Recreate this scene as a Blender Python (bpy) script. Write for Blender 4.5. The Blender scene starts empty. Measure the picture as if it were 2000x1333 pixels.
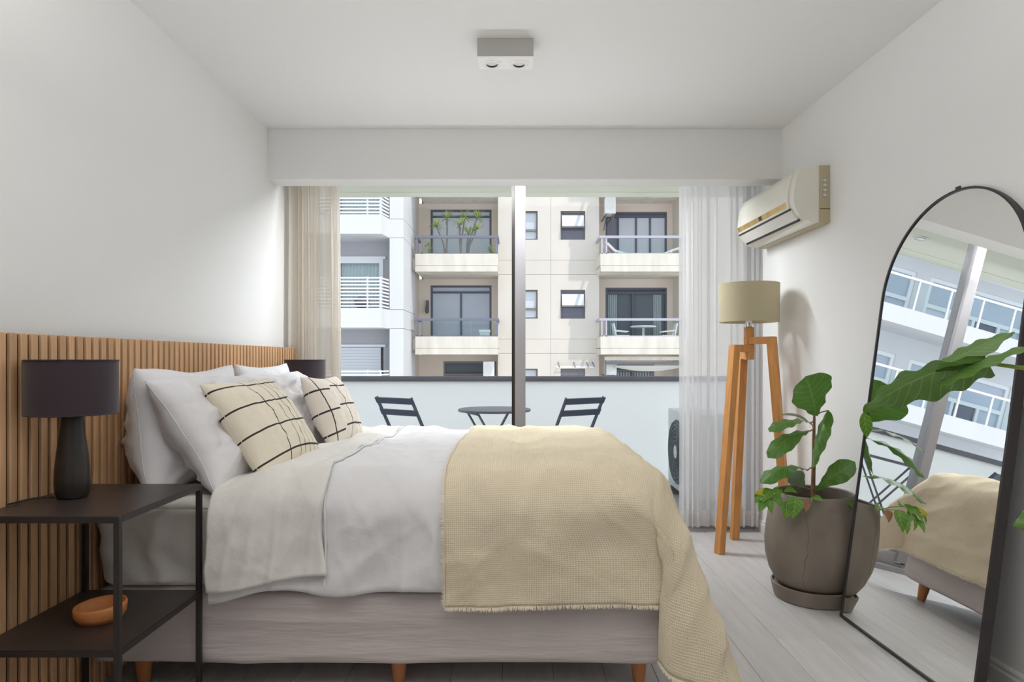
import bpy, bmesh, math, random
from mathutils import Vector, Matrix, noise
random.seed(7)
V = Vector
PI = math.pi
sc = bpy.context.scene
COL = sc.collection

# ------------------------------------------------------------------ camera, sky, sun, lights, exposure
cd = bpy.data.cameras.new('camera')
cam = bpy.data.objects.new('camera', cd)
COL.objects.link(cam)
cam.location = (0, 0, 1.14)
cam.rotation_euler = (PI / 2, 0, 0)
cd.sensor_width = 36
cd.lens = 23.04
cd.shift_x = -0.004
cd.shift_y = 0.01825
cd.clip_start = 0.02
sc.camera = cam

SKY = 1.45
SUN = 2.7
CEIL_FILL = 40.0
HEAD_FILL = 55.0
LOW_FILL = 3.5
w = bpy.data.worlds.new('sky')
sc.world = w
w.use_nodes = True
bg = w.node_tree.nodes['Background']
bg.inputs[0].default_value = (0.80, 0.90, 1.0, 1)
bg.inputs[1].default_value = SKY

sd = bpy.data.lights.new('sun', 'SUN')
sd.energy = SUN
sd.angle = 0.009
sd.color = (1.0, 0.95, 0.88)
sun = bpy.data.objects.new('sun', sd)
COL.objects.link(sun)
sun.rotation_euler = V((-0.92, 1.0, -2.75)).to_track_quat('-Z', 'Y').to_euler()

def area(name, loc, direction, sx, sy, energy, color, spread=180):
    d = bpy.data.lights.new(name, 'AREA')
    d.shape = 'RECTANGLE'
    d.size, d.size_y = sx, sy
    d.energy = energy
    d.color = color
    d.spread = math.radians(spread)
    o = bpy.data.objects.new(name, d)
    COL.objects.link(o)
    o.location = loc
    o.rotation_euler = V(direction).to_track_quat('-Z', 'Y').to_euler()
    return o


# added fill lamps: one facing the ceiling, one strip hidden behind the window beam
area('ceiling_fill_light', (-0.15, 0.75, 2.02), (0, 0, 1), 2.2, 1.3, CEIL_FILL, (1.0, 0.985, 0.96))
area('window_head_fill', (0.0, 4.262, 2.335), (0, -0.80, -0.60), 1.5, 0.10, HEAD_FILL, (0.93, 0.97, 1.0))
# added low lamp at the window, standing in for light rising from the street
area('window_low_fill', (-0.05, 4.285, 0.95), (0, -0.62, 0.785), 1.9, 0.16, LOW_FILL, (0.96, 0.985, 1.0), 92)

vs = sc.view_settings
vs.view_transform = 'Standard'
vs.look = 'None'
vs.gamma = 1
vs.use_curve_mapping = False
vs.exposure = 0.0
sc.cycles.max_bounces = 12
sc.cycles.diffuse_bounces = 8
sc.cycles.transparent_max_bounces = 16
sc.cycles.sample_clamp_indirect = 6


# ------------------------------------------------------------------ materials
def nm(name):
    m = bpy.data.materials.new(name)
    m.use_nodes = True
    nt = m.node_tree
    return m, nt, nt.nodes['Principled BSDF'], nt.nodes['Material Output']


def mat(name, col, rough=0.5, metal=0.0, var=0.0, vs=(6, 6, 6), bump=0.0, bs=(40, 40, 40), spec=0.5, rnd=0.0, sheen=0.0,
        stretch=None, coat=0.0):
    """Principled material with a noise tint (var), a noise relief (bump) and a tint per object (rnd)."""
    m, nt, p, out = nm(name)
    N, L = nt.nodes, nt.links
    p.inputs['Base Color'].default_value = (*col, 1)
    p.inputs['Roughness'].default_value = rough
    p.inputs['Metallic'].default_value = metal
    p.inputs['Specular IOR Level'].default_value = spec
    p.inputs['Sheen Weight'].default_value = sheen
    p.inputs['Coat Weight'].default_value = coat
    tc = N.new('ShaderNodeTexCoord')

    def noisetex(scale, detail=4):
        mp = N.new('ShaderNodeMapping')
        mp.inputs['Scale'].default_value = scale
        L.new(tc.outputs['Object'], mp.inputs[0])
        n = N.new('ShaderNodeTexNoise')
        n.inputs['Scale'].default_value = 1
        n.inputs['Detail'].default_value = detail
        L.new(mp.outputs[0], n.inputs['Vector'])
        return n
    if var or rnd:
        hsv = N.new('ShaderNodeHueSaturation')
        hsv.inputs['Color'].default_value = (*col, 1)
        src = None
        if var:
            n = noisetex(vs)
            r = N.new('ShaderNodeMapRange')
            r.inputs['From Min'].default_value = 0.25
            r.inputs['From Max'].default_value = 0.75
            r.inputs['To Min'].default_value = 1 - var
            r.inputs['To Max'].default_value = 1 + var
            L.new(n.outputs['Fac'], r.inputs['Value'])
            src = r.outputs[0]
        if rnd:
            oi = N.new('ShaderNodeObjectInfo')
            r2 = N.new('ShaderNodeMapRange')
            r2.inputs['To Min'].default_value = 1 - rnd
            r2.inputs['To Max'].default_value = 1 + rnd
            L.new(oi.outputs['Random'], r2.inputs['Value'])
            if src:
                mu = N.new('ShaderNodeMath')
                mu.operation = 'MULTIPLY'
                L.new(src, mu.inputs[0])
                L.new(r2.outputs[0], mu.inputs[1])
                src = mu.outputs[0]
            else:
                src = r2.outputs[0]
        L.new(src, hsv.inputs['Value'])
        L.new(hsv.outputs[0], p.inputs['Base Color'])
    if bump:
        n = noisetex(bs, 3)
        b = N.new('ShaderNodeBump')
        b.inputs['Strength'].default_value = bump
        b.inputs['Distance'].default_value = 0.01
        L.new(n.outputs['Fac'], b.inputs['Height'])
        L.new(b.outputs[0], p.inputs['Normal'])
    return m


def glass(name, tint=(1, 1, 1), gl=0.0):
    """Thin clear pane: transparent with a Fresnel mirror on top."""
    m, nt, p, out = nm(name)
    N, L = nt.nodes, nt.links
    N.remove(p)
    t = N.new('ShaderNodeBsdfTransparent')
    t.inputs[0].default_value = (*tint, 1)
    g = N.new('ShaderNodeBsdfGlossy')
    g.inputs['Roughness'].default_value = 0.02
    f = N.new('ShaderNodeFresnel')
    f.inputs[0].default_value = 1.16
    mx = N.new('ShaderNodeMixShader')
    L.new(f.outputs[0], mx.inputs[0])
    L.new(t.outputs[0], mx.inputs[1])
    L.new(g.outputs[0], mx.inputs[2])
    L.new(mx.outputs[0], out.inputs[0])
    return m


def sheer(name, col, transl, transp, bump=0.0):
    """Woven cloth that lets light through: diffuse + translucent + open weave."""
    m, nt, p, out = nm(name)
    N, L = nt.nodes, nt.links
    N.remove(p)
    d = N.new('ShaderNodeBsdfDiffuse')
    d.inputs[0].default_value = (*col, 1)
    t = N.new('ShaderNodeBsdfTranslucent')
    t.inputs[0].default_value = (*col, 1)
    mx = N.new('ShaderNodeMixShader')
    mx.inputs[0].default_value = transl
    L.new(d.outputs[0], mx.inputs[1])
    L.new(t.outputs[0], mx.inputs[2])
    last = mx
    if transp:
        tr = N.new('ShaderNodeBsdfTransparent')
        m2 = N.new('ShaderNodeMixShader')
        m2.inputs[0].default_value = transp
        L.new(mx.outputs[0], m2.inputs[1])
        L.new(tr.outputs[0], m2.inputs[2])
        last = m2
    L.new(last.outputs[0], out.inputs[0])
    return m


def leafmat(name, col, vein, nv=9, var=0.25, transl=0.3, gloss=0.35):
    """Leaf: veins by UV (u along the midrib, v across), some light through the blade."""
    m, nt, p, out = nm(name)
    N, L = nt.nodes, nt.links
    uv = N.new('ShaderNodeUVMap')
    sx = N.new('ShaderNodeSeparateXYZ')
    L.new(uv.outputs[0], sx.inputs[0])

    def math_(op, a, b=None):
        n = N.new('ShaderNodeMath')
        n.operation = op
        for i, x in enumerate((a, b)):
            if x is None:
                continue
            if isinstance(x, (int, float)):
                n.inputs[i].default_value = x
            else:
                L.new(x, n.inputs[i])
        return n.outputs[0]
    a = math_('ABSOLUTE', math_('SUBTRACT', sx.outputs[1], 0.5))
    t = math_('SUBTRACT', math_('MULTIPLY', sx.outputs[0], nv), math_('MULTIPLY', a, nv * 0.45))
    side = math_('LESS_THAN', math_('FRACT', t), 0.10)
    mid = math_('LESS_THAN', a, 0.02)
    v = math_('MAXIMUM', side, mid)
    v = math_('MULTIPLY', v, 0.6)
    tc = N.new('ShaderNodeTexCoord')
    n = N.new('ShaderNodeTexNoise')
    n.inputs['Scale'].default_value = 14
    L.new(tc.outputs['Object'], n.inputs['Vector'])
    hsv = N.new('ShaderNodeHueSaturation')
    hsv.inputs['Color'].default_value = (*col, 1)
    r = N.new('ShaderNodeMapRange')
    r.inputs['To Min'].default_value = 1 - var
    r.inputs['To Max'].default_value = 1 + var
    L.new(n.outputs['Fac'], r.inputs['Value'])
    L.new(r.outputs[0], hsv.inputs['Value'])
    mix = N.new('ShaderNodeMix')
    mix.data_type = 'RGBA'
    mix.inputs['B'].default_value = (*vein, 1)
    L.new(v, mix.inputs['Factor'])
    L.new(hsv.outputs[0], mix.inputs['A'])
    L.new(mix.outputs['Result'], p.inputs['Base Color'])
    p.inputs['Roughness'].default_value = gloss
    b = N.new('ShaderNodeBump')
    b.inputs['Strength'].default_value = 0.4
    b.inputs['Distance'].default_value = 0.004
    L.new(v, b.inputs['Height'])
    L.new(b.outputs[0], p.inputs['Normal'])
    tl = N.new('ShaderNodeBsdfTranslucent')
    L.new(mix.outputs['Result'], tl.inputs[0])
    mx = N.new('ShaderNodeMixShader')
    mx.inputs[0].default_value = transl
    L.new(p.outputs[0], mx.inputs[1])
    L.new(tl.outputs[0], mx.inputs[2])
    L.new(mx.outputs[0], out.inputs[0])
    return m


def linesmat(name, base, ink, rows, cols, broken=False):
    """Cushion cover: bold dark rows and thin columns woven over cream, laid out in UV."""
    m, nt, p, out = nm(name)
    N, L = nt.nodes, nt.links
    uv = N.new('ShaderNodeUVMap')
    sx = N.new('ShaderNodeSeparateXYZ')
    L.new(uv.outputs[0], sx.inputs[0])

    def math_(op, a, b=None):
        n = N.new('ShaderNodeMath')
        n.operation = op
        for i, x in enumerate((a, b)):
            if x is None:
                continue
            if isinstance(x, (int, float)):
                n.inputs[i].default_value = x
            else:
                L.new(x, n.inputs[i])
        return n.outputs[0]
    U, W = sx.outputs[0], sx.outputs[1]
    if broken:
        st = math_('MULTIPLY', math_('LESS_THAN', U, 0.30), 0.045)
        W = math_('ADD', W, st)
    acc = None
    for c, lst in ((W, rows), (U, cols)):
        for pos, wd in lst:
            ln = math_('LESS_THAN', math_('ABSOLUTE', math_('SUBTRACT', c, pos)), wd)
            acc = ln if acc is None else math_('MAXIMUM', acc, ln)
    if broken:
        gap = math_('GREATER_THAN', math_('ABSOLUTE', math_('SUBTRACT', U, 0.29)), 0.02)
        acc = math_('MULTIPLY', acc, gap)
    mix = N.new('ShaderNodeMix')
    mix.data_type = 'RGBA'
    mix.inputs['A'].default_value = (*base, 1)
    mix.inputs['B'].default_value = (*ink, 1)
    L.new(acc, mix.inputs['Factor'])
    L.new(mix.outputs['Result'], p.inputs['Base Color'])
    p.inputs['Roughness'].default_value = 0.9
    tc = N.new('ShaderNodeTexCoord')
    n = N.new('ShaderNodeTexNoise')
    n.inputs['Scale'].default_value = 90
    L.new(tc.outputs['Object'], n.inputs['Vector'])
    b = N.new('ShaderNodeBump')
    b.inputs['Strength'].default_value = 0.25
    b.inputs['Distance'].default_value = 0.004
    L.new(math_('ADD', n.outputs['Fac'], acc), b.inputs['Height'])
    L.new(b.outputs[0], p.inputs['Normal'])
    return m


def wafflemat(name, col, pitch=0.0068):
    """Loose waffle weave by UV in metres: small squares with sunken centres."""
    m, nt, p, out = nm(name)
    N, L = nt.nodes, nt.links
    uv = N.new('ShaderNodeUVMap')
    sx = N.new('ShaderNodeSeparateXYZ')
    L.new(uv.outputs[0], sx.inputs[0])

    def math_(op, a, b=None):
        n = N.new('ShaderNodeMath')
        n.operation = op
        for i, x in enumerate((a, b)):
            if x is None:
                continue
            if isinstance(x, (int, float)):
                n.inputs[i].default_value = x
            else:
                L.new(x, n.inputs[i])
        return n.outputs[0]
    k = 2 * PI / pitch
    a = math_('SINE', math_('MULTIPLY', sx.outputs[0], k))
    c = math_('SINE', math_('MULTIPLY', sx.outputs[1], k))
    h = math_('MAXIMUM', a, c)
    h01 = math_('ADD', math_('MULTIPLY', h, 0.5), 0.5)
    tc = N.new('ShaderNodeTexCoord')
    n = N.new('ShaderNodeTexNoise')
    n.inputs['Scale'].default_value = 5
    L.new(tc.outputs['Object'], n.inputs['Vector'])
    ramp = N.new('ShaderNodeMix')
    ramp.data_type = 'RGBA'
    ramp.inputs['A'].default_value = (col[0] * 0.78, col[1] * 0.73, col[2] * 0.64, 1)
    ramp.inputs['B'].default_value = (*col, 1)
    L.new(h01, ramp.inputs['Factor'])
    hsv = N.new('ShaderNodeHueSaturation')
    r = N.new('ShaderNodeMapRange')
    r.inputs['To Min'].default_value = 0.9
    r.inputs['To Max'].default_value = 1.08
    L.new(n.outputs['Fac'], r.inputs['Value'])
    L.new(r.outputs[0], hsv.inputs['Value'])
    L.new(ramp.outputs['Result'], hsv.inputs['Color'])
    L.new(hsv.outputs[0], p.inputs['Base Color'])
    p.inputs['Roughness'].default_value = 0.95
    p.inputs['Specular IOR Level'].default_value = 0.15
    b = N.new('ShaderNodeBump')
    b.inputs['Strength'].default_value = 0.5
    b.inputs['Distance'].default_value = 0.003
    L.new(h01, b.inputs['Height'])
    L.new(b.outputs[0], p.inputs['Normal'])
    return m


M = {}
M['wall'] = mat('wall_paint', (0.85, 0.85, 0.845), 0.85, bump=0.03, bs=(90, 90, 90), spec=0.2)
M['ceil'] = mat('ceiling_paint', (0.84, 0.845, 0.845), 0.9, bump=0.02, bs=(60, 60, 60), spec=0.2)
M['base'] = mat('baseboard_paint', (0.78, 0.77, 0.74), 0.45)
M['oak'] = mat('oak_slat', (0.66, 0.40, 0.215), 0.5, var=0.22, vs=(60, 60, 3), bump=0.08, bs=(120, 120, 5), rnd=0.12, spec=0.3)
M['felt'] = mat('dark_backing', (0.055, 0.022, 0.011), 0.9, spec=0.1)
M['black'] = mat('black_metal', (0.022, 0.017, 0.017), 0.42, var=0.1, spec=0.45)
M['tabletop'] = mat('black_sheet_steel', (0.040, 0.030, 0.027), 0.34, var=0.12, vs=(9, 9, 9), spec=0.5)
M['shade'] = mat('aubergine_linen', (0.050, 0.036, 0.044), 0.9, bump=0.2, bs=(400, 400, 400), spec=0.15, sheen=0.25)
M['bronze'] = mat('dark_glazed_ceramic', (0.026, 0.021, 0.018), 0.30, var=0.3, vs=(9, 9, 30), spec=0.5)
M['cord'] = mat('black_cord', (0.015, 0.013, 0.013), 0.6)
M['linen'] = mat('white_percale', (0.73, 0.72, 0.735), 0.9, bump=0.55, bs=(13, 13, 13), spec=0.15, sheen=0.1)
M['pillow'] = mat('white_pillow_cotton', (0.76, 0.75, 0.77), 0.9, bump=0.75, bs=(10, 10, 10), spec=0.15)
M['sheet'] = mat('cream_sheet_cotton', (0.74, 0.722, 0.69), 0.9, bump=0.70, bs=(11, 11, 11), spec=0.15)
M['bedbase'] = mat('greige_cover_cotton', (0.56, 0.505, 0.495), 0.92, var=0.03, bump=0.9, bs=(3.5, 3.5, 30), spec=0.1)
M['ply'] = mat('red_brown_turned_wood', (0.52, 0.21, 0.085), 0.4, var=0.15, vs=(30, 30, 4))
M['waffle'] = wafflemat('cream_waffle_weave', (0.81, 0.715, 0.55))
M['fringe'] = mat('cream_fringe', (0.88, 0.78, 0.60), 0.95)
M['check1'] = linesmat('cream_check_cover', (0.80, 0.73, 0.60), (0.035, 0.028, 0.026),
                       [(0.13, 0.0085), (0.40, 0.0085), (0.66, 0.0085), (0.90, 0.0085), (0.02, 0.02)],
                       [(0.36, 0.006), (0.52, 0.0035), (0.61, 0.0035), (0.70, 0.0035), (0.79, 0.0035), (0.88, 0.0035)])
M['check2'] = linesmat('cream_broken_check_cover', (0.78, 0.71, 0.62), (0.035, 0.028, 0.03),
                       [(0.22, 0.012), (0.52, 0.012), (0.82, 0.012)],
                       [(0.09, 0.008), (0.46, 0.008), (0.62, 0.003), (0.74, 0.003)], True)
M['pine'] = mat('warm_pine', (0.62, 0.285, 0.085), 0.42, var=0.2, vs=(40, 40, 5), bump=0.05, bs=(90, 90, 6))
M['beige_shade'] = sheer('olive_beige_linen', (0.66, 0.60, 0.44), 0.35, 0.0)
M['chrome'] = mat('chrome', (0.8, 0.8, 0.8), 0.15, 1.0)
M['acwhite'] = mat('ivory_plastic', (0.80, 0.775, 0.69), 0.22, spec=0.5)
M['acgrey'] = mat('pale_grey_plastic', (0.74, 0.73, 0.68), 0.3)
M['acdark'] = mat('dark_slot', (0.03, 0.025, 0.02), 0.5)
M['actan'] = mat('yellowed_plastic', (0.50, 0.43, 0.28), 0.4)
M['gold'] = mat('gold_trim', (0.62, 0.40, 0.13), 0.22, 0.7, var=0.35, vs=(3, 22, 3))
M['label'] = mat('sticker_print', (0.42, 0.44, 0.38), 0.6, var=0.5, vs=(200, 160, 160))
M['frame'] = mat('mirror_frame_metal', (0.030, 0.023, 0.024), 0.35, spec=0.5)
M['mirror'] = mat('silvered_glass', (0.93, 0.94, 0.93), 0.0, 1.0)
M['pot'] = mat('brown_concrete', (0.235, 0.195, 0.160), 0.62, var=0.28, vs=(5, 5, 3), bump=0.10, bs=(18, 18, 18), spec=0.4)
M['potline'] = mat('dark_streak', (0.155, 0.125, 0.10), 0.7)
M['soil'] = mat('soil', (0.045, 0.03, 0.02), 0.95, var=0.3, vs=(60, 60, 60), bump=0.8, bs=(90, 90, 90))
M['stem'] = mat('fig_bark', (0.25, 0.145, 0.085), 0.8, var=0.3, vs=(30, 30, 60))
M['petiole'] = mat('green_petiole', (0.30, 0.42, 0.08), 0.45)
M['fig'] = leafmat('fig_leaf', (0.085, 0.205, 0.028), (0.18, 0.32, 0.07), 8)
M['figpale'] = leafmat('fig_leaf_underside', (0.16, 0.22, 0.12), (0.24, 0.30, 0.18), 8)
M['pothos'] = leafmat('variegated_leaf', (0.12, 0.30, 0.025), (0.50, 0.58, 0.20), 5, 0.5, 0.35)
M['yellowleaf'] = leafmat('yellowing_leaf', (0.55, 0.48, 0.04), (0.5, 0.5, 0.1), 5, 0.3, 0.35)
M['brownleaf'] = leafmat('dry_leaf', (0.38, 0.19, 0.10), (0.3, 0.15, 0.08), 5, 0.3, 0.3)
M['bigleaf'] = leafmat('ribbed_leaf', (0.105, 0.215, 0.045), (0.27, 0.37, 0.13), 11, 0.3, 0.35, 0.3)
M['plank'] = mat('grey_oak_vinyl', (0.52, 0.50, 0.49), 0.42, var=0.10, vs=(26, 2.5, 26), bump=0.12, bs=(90, 8, 90), rnd=0.05, spec=0.4)
M['joint'] = mat('plank_joint', (0.16, 0.145, 0.135), 0.9)
M['bowl'] = mat('turned_orange_wood', (0.60, 0.235, 0.075), 0.45, var=0.2, vs=(20, 20, 60))
M['spot'] = mat('spotlight_white', (0.93, 0.93, 0.92), 0.5)
M['spotgrey'] = mat('spotlight_grey', (0.40, 0.395, 0.375), 0.55)
M['lampoff'] = mat('unlit_lamp_glass', (0.88, 0.88, 0.86), 0.2)
M['alu'] = mat('anodised_aluminium', (0.37, 0.355, 0.37), 0.40, 0.1)
M['rail'] = mat('grey_rail', (0.20, 0.20, 0.235), 0.45, 0.2)
M['frost'] = sheer('frosted_glass', (0.97, 0.98, 0.975), 0.80, 0.0)
M['pane'] = glass('clear_glass')
M['sheer'] = sheer('white_voile', (0.975, 0.97, 0.975), 0.64, 0.26)
M['sheercream'] = sheer('ivory_voile', (0.93, 0.885, 0.815), 0.55, 0.12)
M['sheer2'] = sheer('white_voile_hem', (0.93, 0.92, 0.91), 0.48, 0.04)
M['bistro'] = mat('slate_blue_metal', (0.10, 0.125, 0.185), 0.5)
M['bistrotop'] = mat('grey_metal_top', (0.19, 0.20, 0.24), 0.45)
M['balceil'] = mat('balcony_soffit', (0.76, 0.78, 0.66), 0.9)
M['balfloor'] = mat('balcony_tile', (0.50, 0.50, 0.50), 0.7)
M['condenser'] = mat('condenser_casing', (0.70, 0.74, 0.74), 0.5)
M['grille'] = mat('fan_grille', (0.16, 0.18, 0.20), 0.5)
M['beigewall'] = mat('beige_render', (0.68, 0.62, 0.555), 0.9, var=0.05, vs=(1.2, 1.2, 0.6), bump=0.05, bs=(9, 9, 9))
M['peach'] = mat('peach_render', (0.76, 0.66, 0.57), 0.9, var=0.04, vs=(1, 1, 1))
M['fascia'] = mat('stained_fascia', (0.70, 0.645, 0.565), 0.9, var=0.12, vs=(4, 4, 0.8))
M['whitewall'] = mat('white_render', (0.68, 0.675, 0.685), 0.9, var=0.03, vs=(1, 1, 0.5))
M['recessshade'] = mat('shade_toned_render', (0.44, 0.43, 0.45), 0.9)  # white render greyed in its colour for the shade inside the recess
M['darkframe'] = mat('dark_window_frame', (0.10, 0.10, 0.135), 0.45)
M['brownframe'] = mat('taupe_window_frame', (0.21, 0.19, 0.18), 0.5)
M['whiteframe'] = mat('white_window_frame', (0.82, 0.82, 0.83), 0.5)
M['bluepane'] = mat('blue_grey_pane', (0.47, 0.515, 0.60), 0.12, var=0.1, vs=(0.8, 1, 0.8), spec=0.6)
M['palepane'] = mat('pale_blind_pane', (0.62, 0.645, 0.70), 0.2, var=0.05, vs=(0.8, 1, 0.8), spec=0.5)
M['darkpane'] = mat('dark_pane', (0.14, 0.14, 0.185), 0.1, spec=0.6)
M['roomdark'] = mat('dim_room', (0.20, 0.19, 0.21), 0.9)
M['drape'] = mat('pale_drape', (0.76, 0.76, 0.76), 0.9)
M['shutter'] = mat('grey_shutter', (0.20, 0.20, 0.22), 0.7)
M['whiteshutter'] = mat('white_shutter', (0.70, 0.72, 0.75), 0.7)
M['raildark'] = mat('slate_rail', (0.17, 0.175, 0.23), 0.5)
M['railpale'] = mat('lilac_grey_rail', (0.46, 0.45, 0.51), 0.5)
M['balglass'] = glass('balcony_glass', (0.92, 0.96, 0.965))
M['whiterail'] = mat('white_rail', (0.80, 0.80, 0.82), 0.5)
M['yucca'] = mat('yucca_blade', (0.36, 0.44, 0.14), 0.5, var=0.3, vs=(4, 4, 4))
M['bark'] = mat('grey_bark', (0.22, 0.20, 0.19), 0.9)
M['terracotta'] = mat('planter', (0.45, 0.36, 0.30), 0.9)
M['redstripe'] = mat('red_canvas', (0.65, 0.14, 0.13), 0.8)
M['whitepl'] = mat('white_plastic', (0.80, 0.80, 0.80), 0.5)
M['awning'] = mat('awning_canvas', (0.66, 0.62, 0.56), 0.9)
M['street'] = mat('pale_street_paving', (0.50, 0.49, 0.47), 0.9)
M['skin'] = mat('pale_fabric', (0.75, 0.62, 0.55), 0.8)


# ------------------------------------------------------------------ mesh helpers
ORG = {}


class MB:
    def __init__(s):
        s.v, s.f, s.uv = [], [], {}

    def add(s, vs, fs, uvs=None):
        o = len(s.v)
        s.v += [V(p) for p in vs]
        for i, f in enumerate(fs):
            if uvs:
                s.uv[len(s.f)] = [uvs[k] for k in f]
            s.f.append([o + k for k in f])
        return s

    def box(s, x0, x1, y0, y1, z0, z1):
        return s.add([(x0, y0, z0), (x1, y0, z0), (x1, y1, z0), (x0, y1, z0), (x0, y0, z1), (x1, y0, z1), (x1, y1, z1), (x0, y1, z1)],
                     [(0, 3, 2, 1), (4, 5, 6, 7), (0, 1, 5, 4), (1, 2, 6, 5), (2, 3, 7, 6), (3, 0, 4, 7)])

    def bar(s, p, q, w, h, up=(0, 0, 1)):
        """A rectangular bar from p to q, w wide and h high (h along up)."""
        p, q, up = V(p), V(q), V(up)
        d = (q - p).normalized()
        a = d.cross(up)
        if a.length < 1e-4:
            a = d.cross(V((1, 0, 0)))
        a.normalize()
        b = a.cross(d)
        vs = []
        for c in (p, q):
            for i, j in ((-1, -1), (1, -1), (1, 1), (-1, 1)):
                vs.append(c + a * (i * w / 2) + b * (j * h / 2))
        return s.add(vs, [(0, 1, 2, 3), (7, 6, 5, 4), (0, 4, 5, 1), (1, 5, 6, 2), (2, 6, 7, 3), (3, 7, 4, 0)])

    def tube(s, pts, r, n=8, closed=False):
        pts = [V(p) for p in pts]
        rs = r if isinstance(r, (list, tuple)) else [r] * len(pts)
        rings = []
        ref = None
        for i, p in enumerate(pts):
            if closed:
                d = pts[(i + 1) % len(pts)] - pts[i - 1]
            else:
                d = pts[min(i + 1, len(pts) - 1)] - pts[max(i - 1, 0)]
            d.normalize()
            if ref is None:
                ref = V((0, 0, 1)) if abs(d.z) < 0.9 else V((1, 0, 0))
            a = d.cross(ref).normalized()
            b = a.cross(d).normalized()
            ref = b
            rings.append([p + (a * math.cos(2 * PI * k / n) + b * math.sin(2 * PI * k / n)) * rs[i] for k in range(n)])
        vs = [x for ring in rings for x in ring]
        fs = []
        m = len(pts)
        for i in range(m if closed else m - 1):
            i2 = (i + 1) % m
            for k in range(n):
                k2 = (k + 1) % n
                fs.append((i * n + k, i * n + k2, i2 * n + k2, i2 * n + k))
        if not closed:
            fs.append(tuple(range(n - 1, -1, -1)))
            fs.append(tuple((m - 1) * n + k for k in range(n)))
        return s.add(vs, fs)

    def lathe(s, prof, c=(0, 0, 0), n=40, cap0=True, cap1=True):
        c = V(c)
        vs, fs = [], []
        for r, z in prof:
            for k in range(n):
                a = 2 * PI * k / n
                vs.append(c + V((r * math.cos(a), r * math.sin(a), z)))
        for i in range(len(prof) - 1):
            for k in range(n):
                k2 = (k + 1) % n
                fs.append((i * n + k, i * n + k2, (i + 1) * n + k2, (i + 1) * n + k))
        if cap0:
            fs.append(tuple(range(n - 1, -1, -1)))
        if cap1:
            fs.append(tuple((len(prof) - 1) * n + k for k in range(n)))
        return s.add(vs, fs)

    def grid(s, rows, uvs=None, flip=False):
        nr, nc = len(rows), len(rows[0])
        vs = [p for r in rows for p in r]
        uu = [p for r in uvs for p in r] if uvs else None
        fs = []
        for i in range(nr - 1):
            for j in range(nc - 1):
                f = (i * nc + j, i * nc + j + 1, (i + 1) * nc + j + 1, (i + 1) * nc + j)
                fs.append(f[::-1] if flip else f)
        return s.add(vs, fs, uu)

    def prism(s, outline, off):
        off = V(off)
        n = len(outline)
        a = [V(p) for p in outline]
        return s.add(a + [p + off for p in a],
                     [tuple(range(n - 1, -1, -1)), tuple(range(n, 2 * n))] + [(i, (i + 1) % n, n + (i + 1) % n, n + i) for i in range(n)])

    def holes(s, x0, x1, z0, z1, y0, y1, hs):
        """A wall slab in the XZ plane with rectangular holes."""
        xs = sorted({x0, x1, *[h[0] for h in hs], *[h[1] for h in hs]})
        zs = sorted({z0, z1, *[h[2] for h in hs], *[h[3] for h in hs]})
        for i in range(len(xs) - 1):
            for j in range(len(zs) - 1):
                cx, cz = (xs[i] + xs[i + 1]) / 2, (zs[j] + zs[j + 1]) / 2
                if any(h[0] < cx < h[1] and h[2] < cz < h[3] for h in hs):
                    continue
                s.box(xs[i], xs[i + 1], y0, y1, zs[j], zs[j + 1])
        return s

    def build(s, name, m, parent=None, smooth=None, bevel=0.0, kind=None, solid=0.0, seg=2):
        org = ORG.get(parent.name, V((0, 0, 0))) if parent else V((0, 0, 0))
        me = bpy.data.meshes.new(name)
        me.from_pydata([p - org for p in s.v], [], s.f)
        if s.uv:
            ul = me.uv_layers.new(name='UVMap')
            for pi, us in s.uv.items():
                pl = me.polygons[pi]
                for li, u in zip(pl.loop_indices, us):
                    ul.data[li].uv = u
        bm = bmesh.new()
        bm.from_mesh(me)
        if bevel:
            bmesh.ops.bevel(bm, geom=list(bm.edges), offset=bevel, segments=seg, profile=0.6, affect='EDGES', clamp_overlap=True)
        bmesh.ops.recalc_face_normals(bm, faces=bm.faces)
        bm.to_mesh(me)
        bm.free()
        me.materials.append(m)
        if smooth is not None or bevel:
            me.shade_smooth()
            me.set_sharp_from_angle(angle=math.radians(smooth if smooth else 35))
        o = bpy.data.objects.new(name, me)
        COL.objects.link(o)
        if parent:
            o.parent = parent
            ORG[o.name] = org
        if kind:
            o['kind'] = kind
        if solid:
            md = o.modifiers.new('thickness', 'SOLIDIFY')
            md.thickness = solid
            md.offset = -1
        return o


def thing(name, label, cat, loc=(0, 0, 0), group=None):
    o = bpy.data.objects.new(name, None)
    COL.objects.link(o)
    o.location = loc
    o.empty_display_size = 0.1
    o['label'] = label
    o['category'] = cat
    if group:
        o['group'] = group
    ORG[o.name] = V(loc)
    return o


def tag(o, label, cat, group=None):
    o['label'] = label
    o['category'] = cat
    if group:
        o['group'] = group
    return o


def struct_root(name):
    o = bpy.data.objects.new(name, None)
    COL.objects.link(o)
    o['kind'] = 'structure'
    ORG[o.name] = V((0, 0, 0))
    return o


def copy_tree(o, parent=None):
    c = o.copy()
    COL.objects.link(c)
    if parent:
        c.parent = parent
    for ch in [x for x in COL.objects if x.parent == o]:
        copy_tree(ch, c)
    return c


def shared(name, src, parent, loc=None, mw=None):
    """Another piece that shares SRC's mesh."""
    o = bpy.data.objects.new(name, src.data)
    COL.objects.link(o)
    o.parent = parent
    if loc is not None:
        o.location = loc
    return o


def fbm(p, sc_=1.0, oct_=3):
    v, a, f = 0.0, 1.0, sc_
    for _ in range(oct_):
        v += a * noise.noise(V(p) * f)
        a *= 0.5
        f *= 2.0
    return v


def smooth01(x):
    x = max(0.0, min(1.0, x))
    return x * x * (3 - 2 * x)


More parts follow.
